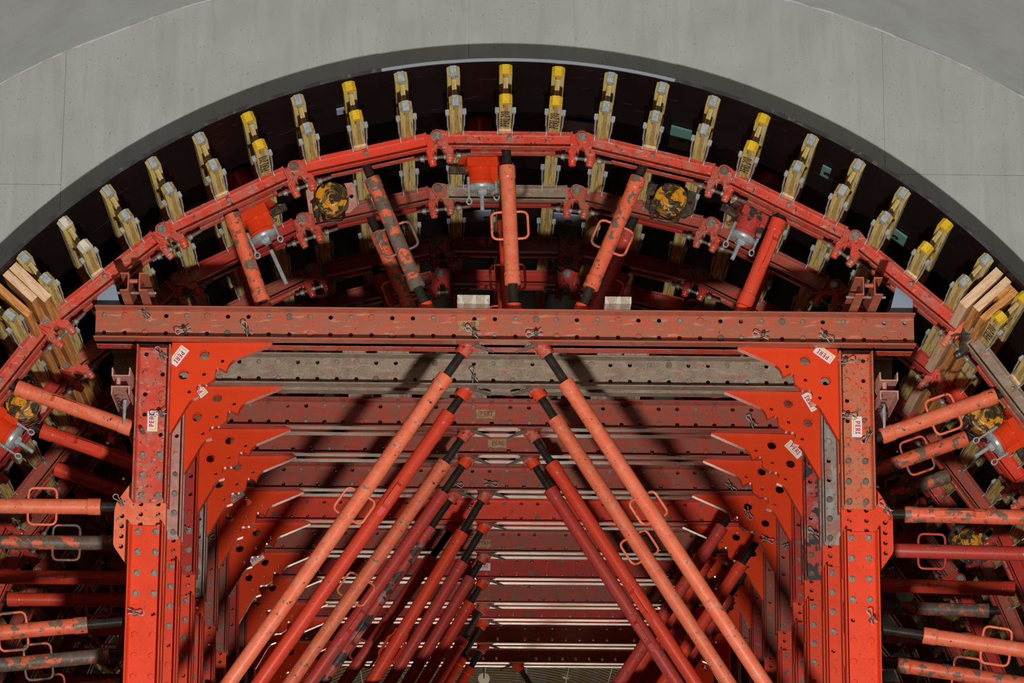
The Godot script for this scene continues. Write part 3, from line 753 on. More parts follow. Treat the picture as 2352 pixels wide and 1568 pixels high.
const M_KEY := {"red_dusty": 0, "red_worn": 1, "brown_red": 2, "tube_red": 3, "grey_worn": 4, "crimson": 5, "black_peel": 6}
const LOOKS := ["dusty red", "brown and red worn", "brown red", "bright red", "grey weathered", "crimson", "blackened"]

func coupler(i: int, k: float, mat_a: Material, mat_b: Material) -> void:
	var deg := k * STEP
	var kk := int(floor(absf(k)))
	var t := thing("hinge_coupler", "%s hinge coupler with threaded spindle, %s joint %s of crown, %s" % ["red" if mat_a != M.grey_worn else "grey", ["first", "second", "third", "fourth", "fifth", "sixth"][kk], "left" if k < 0 else "right", ring_name(i)], "coupler", on_arch(deg, PIN_R, Z[i]), at_turn(Vector3.ZERO, deg).basis, "hinge couplers between the waler segments")
	part(t, "end_bracket", shape("coupler_l", func(b: MB):
		b.x = at_turn(Vector3.ZERO, -STEP / 2)
		b.prism(PackedVector2Array([Vector2(-0.072, 0.022), Vector2(-0.052, 0.026), Vector2(-0.026, 0.016), Vector2(-0.03, -0.03), Vector2(-0.018, -0.060), Vector2(-0.022, -0.105), Vector2(-0.036, -0.080), Vector2(-0.040, -0.100), Vector2(-0.082, -0.100), Vector2(-0.085, -0.082), Vector2(-0.072, -0.070)]), -0.125, -0.030)
		b.x = b.x * Transform3D(Basis(Vector3(1, 0, 0), PI / 2), Vector3(-0.060, -0.085, -0.060))
		b.lathe([Vector2(0.024, 0), Vector2(0.027, 0.030), Vector2(0.026, 0.062), Vector2(0.022, 0.070), Vector2(0.024, 0.076), Vector2(0.021, 0.086), Vector2(0, 0.090)], 16)), mat_a)
	part(t, "fork_bracket", shape("coupler_r", func(b: MB):
		b.x = at_turn(Vector3.ZERO, STEP / 2)
		var p := PackedVector2Array([Vector2(0.070, 0.024), Vector2(0.035, 0.036)])
		for s in 9:
			var a := lerpf(PI * 0.42, PI * 1.22, s / 8.0)
			p.append(Vector2(cos(a), sin(a)) * 0.040)
		p.append_array(PackedVector2Array([Vector2(-0.006, -0.052), Vector2(0.030, -0.070), Vector2(0.044, -0.100), Vector2(0.060, -0.115), Vector2(0.100, -0.112), Vector2(0.106, -0.082), Vector2(0.078, -0.066), Vector2(0.070, -0.050)]))
		b.prism(p, -0.080, -0.008)
		b.prism(PackedVector2Array([Vector2(-0.004, -0.050), Vector2(0.020, -0.058), Vector2(-0.010, -0.078), Vector2(-0.024, -0.112), Vector2(-0.036, -0.112), Vector2(-0.026, -0.076)]), -0.075, -0.022)
		b.x = b.x * Transform3D(Basis(Vector3(1, 0, 0), PI / 2), Vector3(0.084, -0.085, -0.050))
		b.lathe([Vector2(0.024, 0), Vector2(0.027, 0.025), Vector2(0.027, 0.050), Vector2(0.023, 0.062), Vector2(0.025, 0.068), Vector2(0.021, 0.078), Vector2(0, 0.082)], 16)), mat_b)
	part(t, "hinge_pin", shape("hpin", func(b: MB): b.lathe([Vector2(0.028, -0.19), Vector2(0.028, -0.002), Vector2(0.0255, 0.003), Vector2(0.021, 0.003), Vector2(0.020, 0.001), Vector2(0, 0.001)], 24)), M.bolt_steel if (int(k * 2) + i) % 3 else M.bolt_dull)
	part(t, "spindle", shape("spind", func(b: MB):
		b.x = Transform3D(Basis(Vector3(0, 0, -1), Vector3(0, 1, 0), Vector3(1, 0, 0)), Vector3(-0.15, -0.128, -0.055))
		var p := [Vector2(0, 0)]
		for q in 44:
			p.append(Vector2(0.0095, q * 0.008)); p.append(Vector2(0.0112, q * 0.008 + 0.004))
		p.append(Vector2(0, 0.352))
		b.lathe(p, 10)), M.bolt_dull)
	for x in [-0.106, -0.022, 0.040, 0.125]:
		part(t, "nut", nut(), M.bolt_steel, Transform3D(Basis(Vector3(0, 1, 0), PI / 2), Vector3(x, -0.128, -0.055)))
	stuff(part(t, "washers", shape("wash", func(b: MB):
		for x in [-0.094, -0.034, 0.052, 0.112]:
			b.x = Transform3D(Basis(Vector3(0, 0, -1), Vector3(0, 1, 0), Vector3(1, 0, 0)), Vector3(x, -0.128, -0.055))
			b.lathe([Vector2(0, -0.003), Vector2(0.025, -0.003), Vector2(0.025, 0.003), Vector2(0, 0.003)], 16)), M.bolt_dull))

func make_rings() -> void:
	for i in 12:
		for k in range(-5, 6):
			if i == 0 and absi(k) > 4: continue
			if k in {1: [-5], 4: [-2, -1, 2], 5: [-3, -1, 3], 6: [2, 3], 7: [-3, 0, 1, 2], 8: [-3, -2, -1, 0, 1, 2, 3, 4, 5], 9: [-2, -1, 0, 1, 2, 3, 4], 10: [-5, -4, -3, -2, -1, 0, 1, 3, 4, 5], 11: [-3, -2, -1, 0, 1, 3, 4, 5]}.get(i, []): continue   # wholly hidden
			var m: Material = M.red_dusty
			if i == 0: m = {-4: M.red_dusty, -3: M.red_dusty, -2: M.red_dusty, -1: M.tube_red, 0: M.red_dusty, 1: M.red_dusty, 2: M.red_dusty, 3: M.red_dusty, 4: M.grey_worn}.get(k, M.red_dusty)
			elif i == 1: m = {-5: M.grey_worn, -1: M.brown_red, 0: M.grey_worn, 1: M.brown_red, 2: M.brown_red, 4: M.tube_red, -3: M.red_worn}.get(k, M.crimson)
			elif i == 2: m = M.crimson if (k % 2) else M.brown_red
			else: m = [M.crimson, M.red_dusty, M.brown_red][posmod(k + i, 3)]
			waler(i, k, m, M.crimson if i % 2 else M.red_dusty)
		if i <= 6:
			for q in range(-5, 5):
				var k := q + 0.5
				if i == 0 and absf(k) > 4: continue
				if i > 4 and absf(k) < 3: continue
				if k in {2: [-2.5, 2.5], 3: [-2.5, 2.5], 4: [-2.5, -0.5, 1.5, 2.5], 6: [-3.5, 3.5]}.get(i, []): continue   # wholly hidden
				var ma: Material = M.red_dusty; var mb: Material = M.red_dusty
				if i == 0 and k in [-0.5, 0.5]: ma = M.tube_red
				if i == 0 and k == 3.5: ma = M.tube_orange; mb = M.cast_iron
				if i == 1 and absf(k) < 1: mb = M.red_worn
				if i >= 2: ma = M.crimson; mb = M.crimson
				coupler(i, k, ma, mb)

# radial props from the rings to the frames; [name, top, bottom, bare thread top, bottom, grip, roll, flat]
const RADIAL := [["crown", Vector2(-0.004, 8.165), Vector2(0.052, 7.115), 0.14, 0.16, 0.38, 0.0, false],
	["inner left", Vector2(-0.893, 8.075), Vector2(-0.482, 7.115), 0.15, 0.14, 0.42, 0.0, false], ["inner right", Vector2(0.868, 8.080), Vector2(0.462, 7.115), 0.13, 0.15, 0.42, 0.0, false],
	["outer left", Vector2(-1.712, 7.752), Vector2(-1.468, 7.095), 0.06, 0.06, 0.22, 1.57, true], ["outer right", Vector2(1.712, 7.760), Vector2(1.448, 7.115), 0.07, 0.04, 0.22, 1.2, true],
	["upper left side", Vector2(-3.060, 6.615), Vector2(-2.235, 6.335), 0.10, 0.03, 0.32, 1.57, true], ["upper right side", Vector2(3.075, 6.620), Vector2(2.235, 6.318), 0.09, 0.06, 0.34, 0.0, false],
	["middle left side", Vector2(-3.50, 5.848), Vector2(-2.29, 5.858), 0.09, 0.14, 0.63, 0.0, false], ["middle right side", Vector2(3.50, 5.826), Vector2(2.29, 5.858), 0.09, 0.13, 0.66, 1.57, true],
	["lower left side", Vector2(-3.66, 5.010), Vector2(-2.22, 5.165), 0.12, 0.265, 0.62, 0.3, false], ["lower right side", Vector2(3.66, 4.945), Vector2(2.22, 5.160), 0.12, 0.295, 0.60, 0.0, false]]

func make_props() -> void:
	var order := [[M.tube_orange, M.tube_peeled, M.tube_half, M.tube_half, M.tube_red, M.tube_orange, M.tube_orange, M.tube_orange, M.tube_half, M.tube_half, M.tube_orange], [M.tube_red, M.tube_half, M.tube_crimson, M.tube_crimson, M.tube_crimson, M.tube_red, M.tube_half, M.tube_peeled, M.tube_crimson, M.tube_peeled, M.tube_half], [M.tube_crimson, M.tube_crimson, M.tube_crimson, M.tube_crimson, M.tube_crimson, M.tube_red, M.tube_peeled, M.tube_red, M.tube_red, M.tube_half, M.tube_crimson]]
	var look := {"tube_orange": "chipped orange", "tube_peeled": "bare grey peeled", "tube_half": "half peeled orange", "tube_red": "clean red", "tube_crimson": "dull crimson"}
	for i in 7:
		for j in RADIAL.size():
			var r: Array = RADIAL[j]
			if i > 2 and j < 5: continue
			var mat: Material = order[mini(i, 2)][(j if i < 3 else (j + i * 3) % 11)]
			var flat: bool = r[7]; var roll: float = r[6]
			if i == 1 and j in [7, 8]: flat = false; roll = 0.0
			if i == 2 and j in [7, 8]: flat = true; roll = 1.57
			var shift := 0.0 if i == 0 else (0.02 if i % 2 else -0.03)
			var a := Vector3(r[1].x, r[1].y, Z[i] - 0.091); var b := Vector3(r[2].x, r[2].y, Z[i] - 0.14)
			var t := prop("radial_prop", "%s %s tube prop between the %s and its frame" % [look[mat.resource_name], r[0], ring_name(i)], "radial props between arch rings and frames", a, b, maxf(r[3] + shift, 0.04), maxf(r[4] - shift, 0.03), mat, r[5], roll, flat)
			if i == 1 and (j == 8 or j == 10):     # painted length, upside down
				var inv := t.basis.inverse()
				part(t, "painted_number", letters("1343" if j == 8 else "1660", 0.020), M.stamp_ink, Transform3D(inv * Basis(Vector3(0, 0, 1), PI - 0.06), inv * ((Vector3(2.752, 5.876, Z[1] - 0.0785) if j == 8 else Vector3(2.803, 5.110, Z[1] - 0.0785)) - a)))
			if j < 5:
				part(t, "socket", shape("socket", func(m: MB): m.lathe([Vector2(0.034, 0.03), Vector2(0.034, 0), Vector2(0.046, 0), Vector2(0.046, 0.09), Vector2(0, 0.09)], 20)), M.red_paint if i == 0 else M.crimson, Transform3D(Basis(), Vector3(0, 0, a.distance_to(b) - 0.035)), "red socket")


# ------------------------------------------------------------------ timber girders and skin
const GIRDER_B := 3.827      # radius of the girders' undersides
const GZ := 0.522

func chord(b: MB, y0: float, y1: float, nose: float) -> void:
	var w := 0.0395; var c := 0.012
	b.prism(PackedVector2Array([Vector2(-w, y0 + 0.003), Vector2(-w + 0.003, y0), Vector2(w - 0.003, y0), Vector2(w, y0 + 0.003), Vector2(w, y1 - c), Vector2(w - c, y1), Vector2(-w + c, y1), Vector2(-w, y1 - c)]), -12.1, GZ - nose)

# a blunt three-faced end, over the last `nose` metres
func nose_shape(b: MB, y0: float, y1: float, z0: float, z1: float, w0: float, w1: float, cut: float) -> void:
	var p := PackedVector2Array([Vector2(-w0, z0), Vector2(-w0, z0 + (z1 - z0) * 0.15), Vector2(-w1, z1), Vector2(w1, z1), Vector2(w0, z0 + (z1 - z0) * 0.15), Vector2(w0, z0)])
	b.x = Transform3D(Basis(Vector3(1, 0, 0), Vector3(0, 0, 1), Vector3(0, -1, 0)), Vector3(0, 0, 0))   # (x, z) outline raised along -y
	b.prism(p, -y1, -y0)
	b.x = Transform3D()

func girder(k: int, cap: String, stamped: bool, shim: bool) -> void:
	var deg := k * 13.53 / 3.0 - 0.43
	var where := "at the crown" if k == 0 else "%s %s of the crown girder" % [["first", "second", "third", "fourth", "fifth", "sixth", "seventh", "eighth", "ninth", "tenth", "eleventh", "twelfth", "thirteenth", "fourteenth", "fifteenth"][absi(k) - 1], "left" if k < 0 else "right"]
	var t := thing("timber_girder", "timber girder with %s ends, %s" % [{"zinc": "grey steel capped", "yellow": "yellow painted", "white": "white capped"}[cap], where], "girder", on_arch(deg, GIRDER_B, 0), at_turn(Vector3.ZERO, deg).basis, "timber girders carrying the arch skin")
	for q in [["lower_chord", 0.0, 0.060], ["upper_chord", 0.188, 0.248]]:
		var ch := part(t, q[0], shape(q[0], func(b: MB): chord(b, q[1], q[2], 0.030)), M.wood_girder)
		var y0: float = q[1]; var y1: float = q[2]
		part(ch, "end_block", shape("nose%s" % q[0], func(b: MB): nose_shape(b, y0, y1, GZ - 0.030, GZ - 0.001, 0.0395, 0.020, 0.01)), {"zinc": M.wood_girder, "yellow": M.wood_yellow, "white": M.wood_white}[cap])
		if cap != "yellow":
			part(ch, "steel_cap" if cap == "zinc" else "white_cap", shape("cap%s" % q[0], func(b: MB):
				nose_shape(b, y0 - 0.001, y1 + 0.001, GZ - 0.032, GZ + 0.003, 0.031, 0.0195, 0.01)
				b.box(Vector3(-0.027, y0 - 0.0025, GZ - 0.038), Vector3(0.027, y0, GZ - 0.002), 0.0)), M.zinc if cap == "zinc" else M.wood_white)
	part(t, "web_strut", shape("strut1", func(b: MB): strut(b, 0)), M.wood_girder)
	stuff(part(t, "web_struts", shape("struts", func(b: MB):
		for n in range(1, 34): strut(b, n)), M.wood_girder))
	if stamped:
		part(t, "stamp", letters("PERI 210", 0.052), M.stamp_ink, Transform3D(Basis(Vector3(0, 0, 1), Vector3(-1, 0, 0), Vector3(0, -1, 0)) * Basis.from_scale(Vector3(1.05, 1.12, 1.0)), Vector3(0.0, -0.0006, 0.22)))
	if shim:
		part(t, "shim_board", shape("shim", func(b: MB): b.box(Vector3(-0.039, -0.014, -0.05), Vector3(0.039, 0.0, 0.028), 0.002)), M.pine)
	for i in (3 if absi(k) < 9 else 4):
		for s in [-1.0, 1.0]:
			var o := part(t, "hook_strap", shape("hook", func(b: MB):
				b.x = Transform3D(Basis(), Vector3(0.053, 0.012, 0.33)); b.box(Vector3(-0.013, -0.012, -0.012), Vector3(0.011, 0.022, 0.012), 0.003)
				b.x = Transform3D()
				b.bar([Vector3(0.052, 0.004, 0.33), Vector3(0.050, 0.006, 0.10)], 0.0065, 8)
				b.bar([Vector3(0.050, 0.006, 0.14), Vector3(0.046, 0.006, 0.02), Vector3(0.045, 0.002, 0.006), Vector3(0.045, -0.016, 0.004), Vector3(0.045, -0.024, -0.004)], 0.0042, 8)), M.zinc, Transform3D(Basis.from_scale(Vector3(1, 1, 1)), Vector3(0, 0, Z[i])))
			if s < 0: o.transform = Transform3D(Basis(Vector3(0, 0, 1), 0.0), Vector3(-0.1, 0, Z[i]))
			if s < 0: o.mesh = shape("hook_l", func(b: MB):
				b.x = Transform3D(Basis(), Vector3(0.047, 0.012, 0.33)); b.box(Vector3(-0.011, -0.012, -0.012), Vector3(0.013, 0.022, 0.012), 0.003)
				b.x = Transform3D()
				b.bar([Vector3(0.048, 0.004, 0.33), Vector3(0.050, 0.006, 0.10)], 0.0065, 8)
				b.bar([Vector3(0.050, 0.006, 0.14), Vector3(0.054, 0.006, 0.02), Vector3(0.055, 0.002, 0.006), Vector3(0.055, -0.016, 0.004), Vector3(0.055, -0.024, -0.004)], 0.0042, 8))

func strut(b: MB, n: int) -> void:
	var za := 0.455 - 0.148 * n
	var zb := za - 0.148
	var top := Vector3(0, 0.19, za if n % 2 == 0 else zb); var bot := Vector3(0, 0.058, zb if n % 2 == 0 else za)
	b.x = MB.along(bot, top)
	var l := top.distance_to(bot)
	b.box(Vector3(-0.028, -0.0145, -0.01) if absf(b.x.basis.x.x) < 0.5 else Vector3(-0.0145, -0.028, -0.01), Vector3(0.028, 0.0145, l + 0.01) if absf(b.x.basis.x.x) < 0.5 else Vector3(0.0145, 0.028, l + 0.01), 0.002)
	b.x = Transform3D()

func make_girders() -> void:
	for k in range(-15, 16):
		var cap := "zinc"
		if k in [0, 1, -3, -5, 5, 9, 11]: cap = "yellow"
		elif k == -9: cap = "white"
		girder(k, cap, k in [0, 1, 5, 11, -5], posmod(k, 3) == 0 or k == -9)
	var skin := thing("plywood_skin", "dark film-faced plywood skin arching over the timber girders", "formwork", Vector3.ZERO, Basis(), "")
	part(skin, "face_sheet", shape("skin", func(b: MB): b.arc(RC, 4.080, 4.101, -100, 100, -12.4, 0.555, 90)), M.ply_film)
	part(skin, "front_edge", shape("skin_edge", func(b: MB):
		b.arc(RC, 4.081, 4.104, -100, -11, 0.555, 0.562, 40)), M.ply_edge, Transform3D(), "dark cut edge")
	part(skin, "front_edge", shape("skin_edge_r", func(b: MB): b.arc(RC, 4.081, 4.104, 14, 100, 0.555, 0.562, 40)), M.ply_edge, Transform3D(), "dark cut edge")
	part(skin, "edge_tape", shape("skin_tape", func(b: MB): b.arc(RC, 4.079, 4.097, -11, 14, 0.556, 0.566, 24)), M.edge_grey, Transform3D(), "pale grey edge strip")

func make_timbers() -> void:
	# loose boards packed beside the outermost girders of the opening
	var e := [[-46.6, 0.060, 3.775, 4.075, M.pine, "pale pine board with sawn end, upper of the pair low on the left"], [-47.45, 0.048, 3.83, 4.075, M.pine, "pine board with darker underside, lower of the pair low on the left"], [-48.75, 0.046, 3.785, 4.05, M.pine_orange, "orange varnished board beside the grey capped girder low on the left"],
		[46.05, 0.060, 3.760, 4.075, M.pine, "pale pine board with sawn end, upper of the pair low on the right"], [47.10, 0.050, 3.80, 4.075, M.pine, "tawny pine board, lower of the pair low on the right"], [48.2, 0.046, 3.785, 4.06, M.pine_orange, "orange varnished board beside the stamped girder low on the right"], [47.65, 0.026, 3.95, 4.06, M.pine_orange, "small brown offcut behind the orange board low on the right"]]
	for q in e:
		var t := part(self, "timber_board", shape("board%.1f" % q[0], func(b: MB): b.box(Vector3(-q[1] / 2, q[2], -3.0), Vector3(q[1] / 2, q[3], 0.45), 0.002)), M.pine_orange if q[4] == M.pine and not absf(q[0]) < 46.2 else q[4], Transform3D(at_turn(Vector3.ZERO, q[0]).basis, Vector3(RC.x, RC.y, 0)))
		part(t, "sawn_end", shape("end%.1f" % q[0], func(b: MB): b.box(Vector3(-q[1] / 2, q[2], 0.449), Vector3(q[1] / 2, q[3], 0.452), 0.0)), M.pine if q[4] == M.pine else M.pine_orange, Transform3D(), "pale sawn end")
		tag(t, q[5], "board", "loose boards packed under the arch skin")
	# planks lying along the crossbeams
	var pl := [[-0.707, 0.205, -0.32, 0.05], [-0.955, 0.15, -0.32, 0.05], [-0.197, 0.198, 0.10, 0.055], [0.325, 0.105, -0.35, 0.05], [0.680, 0.160, 0.13, 0.045], [0.852, 0.160, -0.30, 0.045], [-1.75, 0.2, -0.4, 0.05], [1.70, 0.2, -0.4, 0.05]]
	var nm := ["second from the left brace head", "narrow, third from the left brace head", "with sawn end above the old sticker", "narrow, between the two brace heads", "with sawn end right of the crown prop", "tight against its neighbour right of the crown prop", "over the left gussets", "over the right gussets"]
	for j in pl.size():
		var q: Array = pl[j]
		var t := part(self, "walkway_plank", shape("plank%d" % j, func(b: MB): b.box(Vector3(-q[1] / 2, 0, -11.9), Vector3(q[1] / 2, q[3], 0.0), 0.002)), M.pine_grey, Transform3D(Basis(), Vector3(q[0], BEAM_Y1 + 0.001, q[2])))
		tag(t, "whitish plank lying across the crossbeams, " + nm[j], "plank", "planks lying on the crossbeams")


# ------------------------------------------------------------------ fittings between the rings
func nozzle(deg: float, z: float, mat: Material, label: String, length: float, turn: float) -> void:
	# red filling port hanging radially inwards: local y points outwards
	var t := thing("filling_port", label, "port", on_arch(deg, 3.64, z), at_turn(Vector3.ZERO, deg).basis * Basis(Vector3(0, 1, 0), turn), "concrete filling ports in the skin")
	var down := Transform3D(Basis(Vector3(1, 0, 0), Vector3(0, 0, -1), Vector3(0, 1, 0)), Vector3.ZERO)   # lathe axis z -> local y
	part(t, "pipe", shape("port_pipe", func(b: MB):
		b.x = down
		b.lathe([Vector2(0.070, 0.0), Vector2(0.084, 0.0), Vector2(0.086, 0.012), Vector2(0.086, 0.022), Vector2(0.080, 0.026), Vector2(0.080, 0.115), Vector2(0.082, 0.44), Vector2(0, 0.44)], 28)), mat)
	part(t, "mounting_box", shape("port_box", func(b: MB):
		b.box(Vector3(-0.100, 0.105, -0.10), Vector3(0.100, 0.165, 0.10), 0.006)
		b.box(Vector3(-0.135, 0.165, -0.09), Vector3(0.135, 0.175, 0.09), 0.0)
		b.box(Vector3(0.055, 0.02, 0.02), Vector3(0.095, 0.125, 0.07), 0.005)), mat)
	part(t, "bracket", shape("port_bracket", func(b: MB): b.box(Vector3(-0.20, 0.09, -0.012), Vector3(0.20, 0.135, 0.012), 0.004)), M.cast_iron, Transform3D(Basis(), Vector3(0, 0, -0.03)))
	part(t, "lid", shape("port_lid", func(b: MB):
		b.x = down
		b.lathe([Vector2(0, -0.034), Vector2(0.060, -0.034), Vector2(0.083, -0.024), Vector2(0.088, -0.010), Vector2(0.088, -0.001), Vector2(0, -0.001)], 28)
		b.x = Transform3D()
		b.box(Vector3(-0.026, -0.062, -0.026), Vector3(0.026, -0.030, 0.026), 0.008)), M.zinc, Transform3D(), "grey steel lid")
	part(t, "stub", shape("port_stub", func(b: MB): b.rod(Vector3(0, -0.05, 0), Vector3(0, -0.16, 0), 0.0135, 14)), M.zinc, Transform3D(Basis.from_scale(Vector3(1, length, 1)), Vector3.ZERO))
	for s in [-1.0, 1.0]:
		part(t, "eye_bolt", shape("eye", func(b: MB):
			b.rod(Vector3(0, 0.10, 0), Vector3(0, -0.045, 0), 0.0075, 10)
			for q in 6: b.rod(Vector3(0, 0.095 - 0.014 * q, 0), Vector3(0, 0.087 - 0.014 * q, 0), 0.0115, 10)
			var p := []
			for q in 13: p.append(Vector3(0.016 * sin(TAU * q / 12), -0.060 + 0.020 * cos(TAU * q / 12), 0))
			b.bar(p, 0.006, 6)), M.zinc, Transform3D(Basis(), Vector3(s * 0.088, -0.02 if s > 0 else -0.05, 0.035)))

func vibrator(deg: float, r: float, z: float, label: String, full: bool) -> void:
	var t := thing("vibrator", label, "vibrator", on_arch(deg, r, z), at_turn(Vector3.ZERO, deg * 0.5).basis, "external vibrators on the arch")
	part(t, "mounting_plate", shape("vib_plate", func(b: MB):
		b.pierced(PackedVector2Array([Vector2(-0.155, -0.045), Vector2(-0.105, -0.085), Vector2(0.105, -0.085), Vector2(0.155, -0.045), Vector2(0.155, 0.095), Vector2(0.14, 0.11), Vector2(-0.14, 0.11), Vector2(-0.155, 0.095)]), [[Vector2(-0.125, 0.02), 0.014, true], [Vector2(0.125, 0.02), 0.014, true]], -0.03, -0.012)), M.pink_dust if full else M.cast_iron)
	part(t, "body", shape("vib_body", func(b: MB):
		b.x = Transform3D(Basis(), Vector3(0, -0.01, 0))
		b.lathe([Vector2(0.095, -0.012), Vector2(0.106, 0.0), Vector2(0.106, 0.10), Vector2(0.100, 0.115), Vector2(0.088, 0.118), Vector2(0.086, 0.112), Vector2(0.060, 0.114), Vector2(0.058, 0.120), Vector2(0.046, 0.126), Vector2(0.044, 0.118), Vector2(0.016, 0.118), Vector2(0.014, 0.130), Vector2(0, 0.131)], 28)
		b.x = Transform3D()
		b.prism(PackedVector2Array([Vector2(-0.125, -0.07), Vector2(-0.075, -0.055), Vector2(-0.075, 0.02), Vector2(-0.12, -0.03)]), 0.01, 0.09)), M.vibrator_paint)
	part(t, "cable_gland", shape("vib_gland", func(b: MB): b.rod(Vector3(-0.105, -0.06, 0.05), Vector3(-0.105, -0.105, 0.05), 0.022, 14); b.rod(Vector3(-0.105, -0.10, 0.05), Vector3(-0.103, -0.145, 0.055), 0.011, 12)), M.cast_iron)
	for q in 4:
		part(t, "cover_screw", stud(), M.cast_iron, Transform3D(Basis(), Vector3(0.092 * cos(0.5 + q * PI / 2), -0.01 + 0.092 * sin(0.5 + q * PI / 2), 0.107)))
	part(t, "handle", shape("vib_handle", func(b: MB):
		b.bar([Vector3(-0.066, -0.085, 0.05), Vector3(-0.068, -0.125, 0.06), Vector3(-0.055, -0.145, 0.065), Vector3(0.045, -0.145, 0.065), Vector3(0.060, -0.13, 0.06), Vector3(0.062, -0.08, 0.05)], 0.011, 8)), M.rubber if full else M.cast_iron)

func make_fittings() -> void:
	nozzle(-2.65, -0.55, M.red_clean, "red filling port with grey lid hanging beside the crown prop", 1.0, 0.15)
	nozzle(-24.9, -0.55, M.red_clean, "red filling port with long grey rod on the left haunch", 2.2, -0.2)
	nozzle(24.0, -0.55, M.black_peel, "blackened filling port with grey lid on the right haunch", 1.05, 0.3)
	nozzle(-57.1, -0.55, M.red_clean, "red filling port low on the left side beside a vibrator", 1.0, 0.2)
	nozzle(56.6, -0.55, M.red_clean, "red filling port low on the right side beside a vibrator", 1.0, 0.3)
	vibrator(-17.4, 3.72, -0.62, "yellow and black round vibrator on a whitish plate, left of the crown", true)
	vibrator(16.1, 3.71, -0.62, "rusty vibrator with yellow flakes, right of the crown", false)
	vibrator(-53.8, 3.72, -0.62, "yellow vibrator with black handle low on the left side", true)
	vibrator(54.0, 3.69, -0.62, "oily yellow vibrator with black handle low on the right side", true)
	vibrator(60.5, 3.66, -2.70, "half hidden yellow vibrator behind the middle right props", false)
	# longitudinal double channels running back along the frames
	var lg := [[-2.236, 7.090, 0.30, 0.0, M.red_worn, "red double channel resting on the left end of the front crossbeam"], [2.176, 7.090, 0.36, 0.0, M.red_worn, "red double channel resting on the right end of the front crossbeam"],
		[-2.303, 6.500, 0.20, 1.0, M.pink_dust, "pinkish slotted double channel beside the left posts"], [2.302, 6.515, 0.20, 1.0, M.pink_dust, "pinkish slotted double channel beside the right posts"], [-2.40, 4.46, 0.25, 1.0, M.pink_dust, "dusty double channel at the bottom beside the left posts"]]
	for q in lg:
		var basis_ := Basis() if q[3] == 0.0 else Basis(Vector3(0, 0, 1), PI / 2)
		var t := thing("runner_channel", q[5], "beam", Vector3(q[0], q[1] + 0.056, q[2]), basis_, "channels running along the carriage")
		for s in [-1.0, 1.0]:
			part(t, "channel", shape("runner%d" % int(s), func(b: MB):
				var a := 0.030; var c := 0.083; var h := 0.056; var k := 0.0075
				var p := PackedVector2Array([Vector2(a, -h), Vector2(c, -h), Vector2(c, -h + k), Vector2(a + k + 0.004, -h + k + 0.002), Vector2(a + k, -h + k + 0.006), Vector2(a + k, h - k - 0.006), Vector2(a + k + 0.004, h - k - 0.002), Vector2(c, h - k), Vector2(c, h), Vector2(a, h)])
				for n in p.size(): p[n] = Vector2(p[n].x * s, p[n].y)
				b.prism(p, -12.2, 0.0)), q[4])
		for n in 3:
			part(t, "spacer", shape("spacer", func(b: MB):
				b.x = Transform3D(Basis(Vector3(0, 1, 0), PI / 2), Vector3.ZERO); b.lathe([Vector2(0, -0.032), Vector2(0.014, -0.032), Vector2(0.014, 0.032), Vector2(0, 0.032)], 12)), q[4], Transform3D(Basis(), Vector3(0, 0.02, -0.06 - 0.5 * n)))
		if q[3] == 0.0:
			part(t, "tie_pin", shape("tie", func(b: MB): b.rod(Vector3(-0.12, 0, 0), Vector3(0.12, 0, 0), 0.009, 10)), M.bolt_steel, Transform3D(Basis(), Vector3(0, -0.02, -0.18)))
		else:
			part(t, "hanging_pin", shape("hang", func(b: MB): b.rod(Vector3(-0.05, 0, 0), Vector3(-0.20, 0, 0.01), 0.013, 12, 0.008)), M.zinc, Transform3D(Basis(), Vector3(0, 0, -0.28)))
			stuff(part(t, "slot_row", shape("slots", func(b: MB):
				for n in 7: b.box(Vector3(-0.0845, 0.012, -0.115 - 0.07 * n), Vector3(-0.082, 0.040, -0.09 - 0.07 * n))), M.cast_iron))
	# grey steel cheek plates over the beam ends, and skin hatch plates, the first small one a painted reflection
	for s in [-1.0, 1.0]:
		var t := part(self, "cheek_plate", shape("cheek%d" % int(s), func(b: MB):
			var p := PackedVector2Array()
			for q: Vector2 in [Vector2(2.50, 7.0), Vector2(2.50, 7.20), Vector2(2.425, 7.30), Vector2(2.40, 7.28), Vector2(2.372, 7.17), Vector2(2.365, 7.145), Vector2(2.355, 7.125), Vector2(2.335, 7.112), Vector2(2.30, 7.105), Vector2(2.30, 7.0)]: p.append(Vector2(q.x * s, q.y))
			b.prism(p, -0.14, -0.12)), M.plate_grey)
		tag(t, "blue grey cheek plate standing above the %s end of the front crossbeam" % ("left" if s < 0 else "right"), "plate", "grey cheek plates")
	var hatches_and_sheen := [[-14.6, 0.02, 0.045, 0.05, M.plate_grey, "small grey plate standing in for a reflection on the skin left of the crown"], [6.9, -0.62, 0.17, 0.16, M.plate_grey, "grey hatch plate with wire ring right of the crown"], [15.4, -0.42, 0.07, 0.20, M.plate_teal, "teal hatch plate behind the front ring, right of the crown"], [28.6, 0.02, 0.03, 0.09, M.plate_teal, "sliver of teal plate high on the right haunch"], [36.2, -0.33, 0.09, 0.10, M.plate_teal, "teal hatch plate with wire ring on the right haunch"], [22.0, -2.0, 0.12, 0.24, M.plate_teal, "teal hatch plate deep behind the inner right prop"], [-2.0, -2.6, 0.20, 0.12, M.plate_grey, "grey hatch plate deep above the crown prop"], [6.0, -2.6, 0.16, 0.12, M.plate_grey, "grey hatch plate deep right of the crown prop"]]
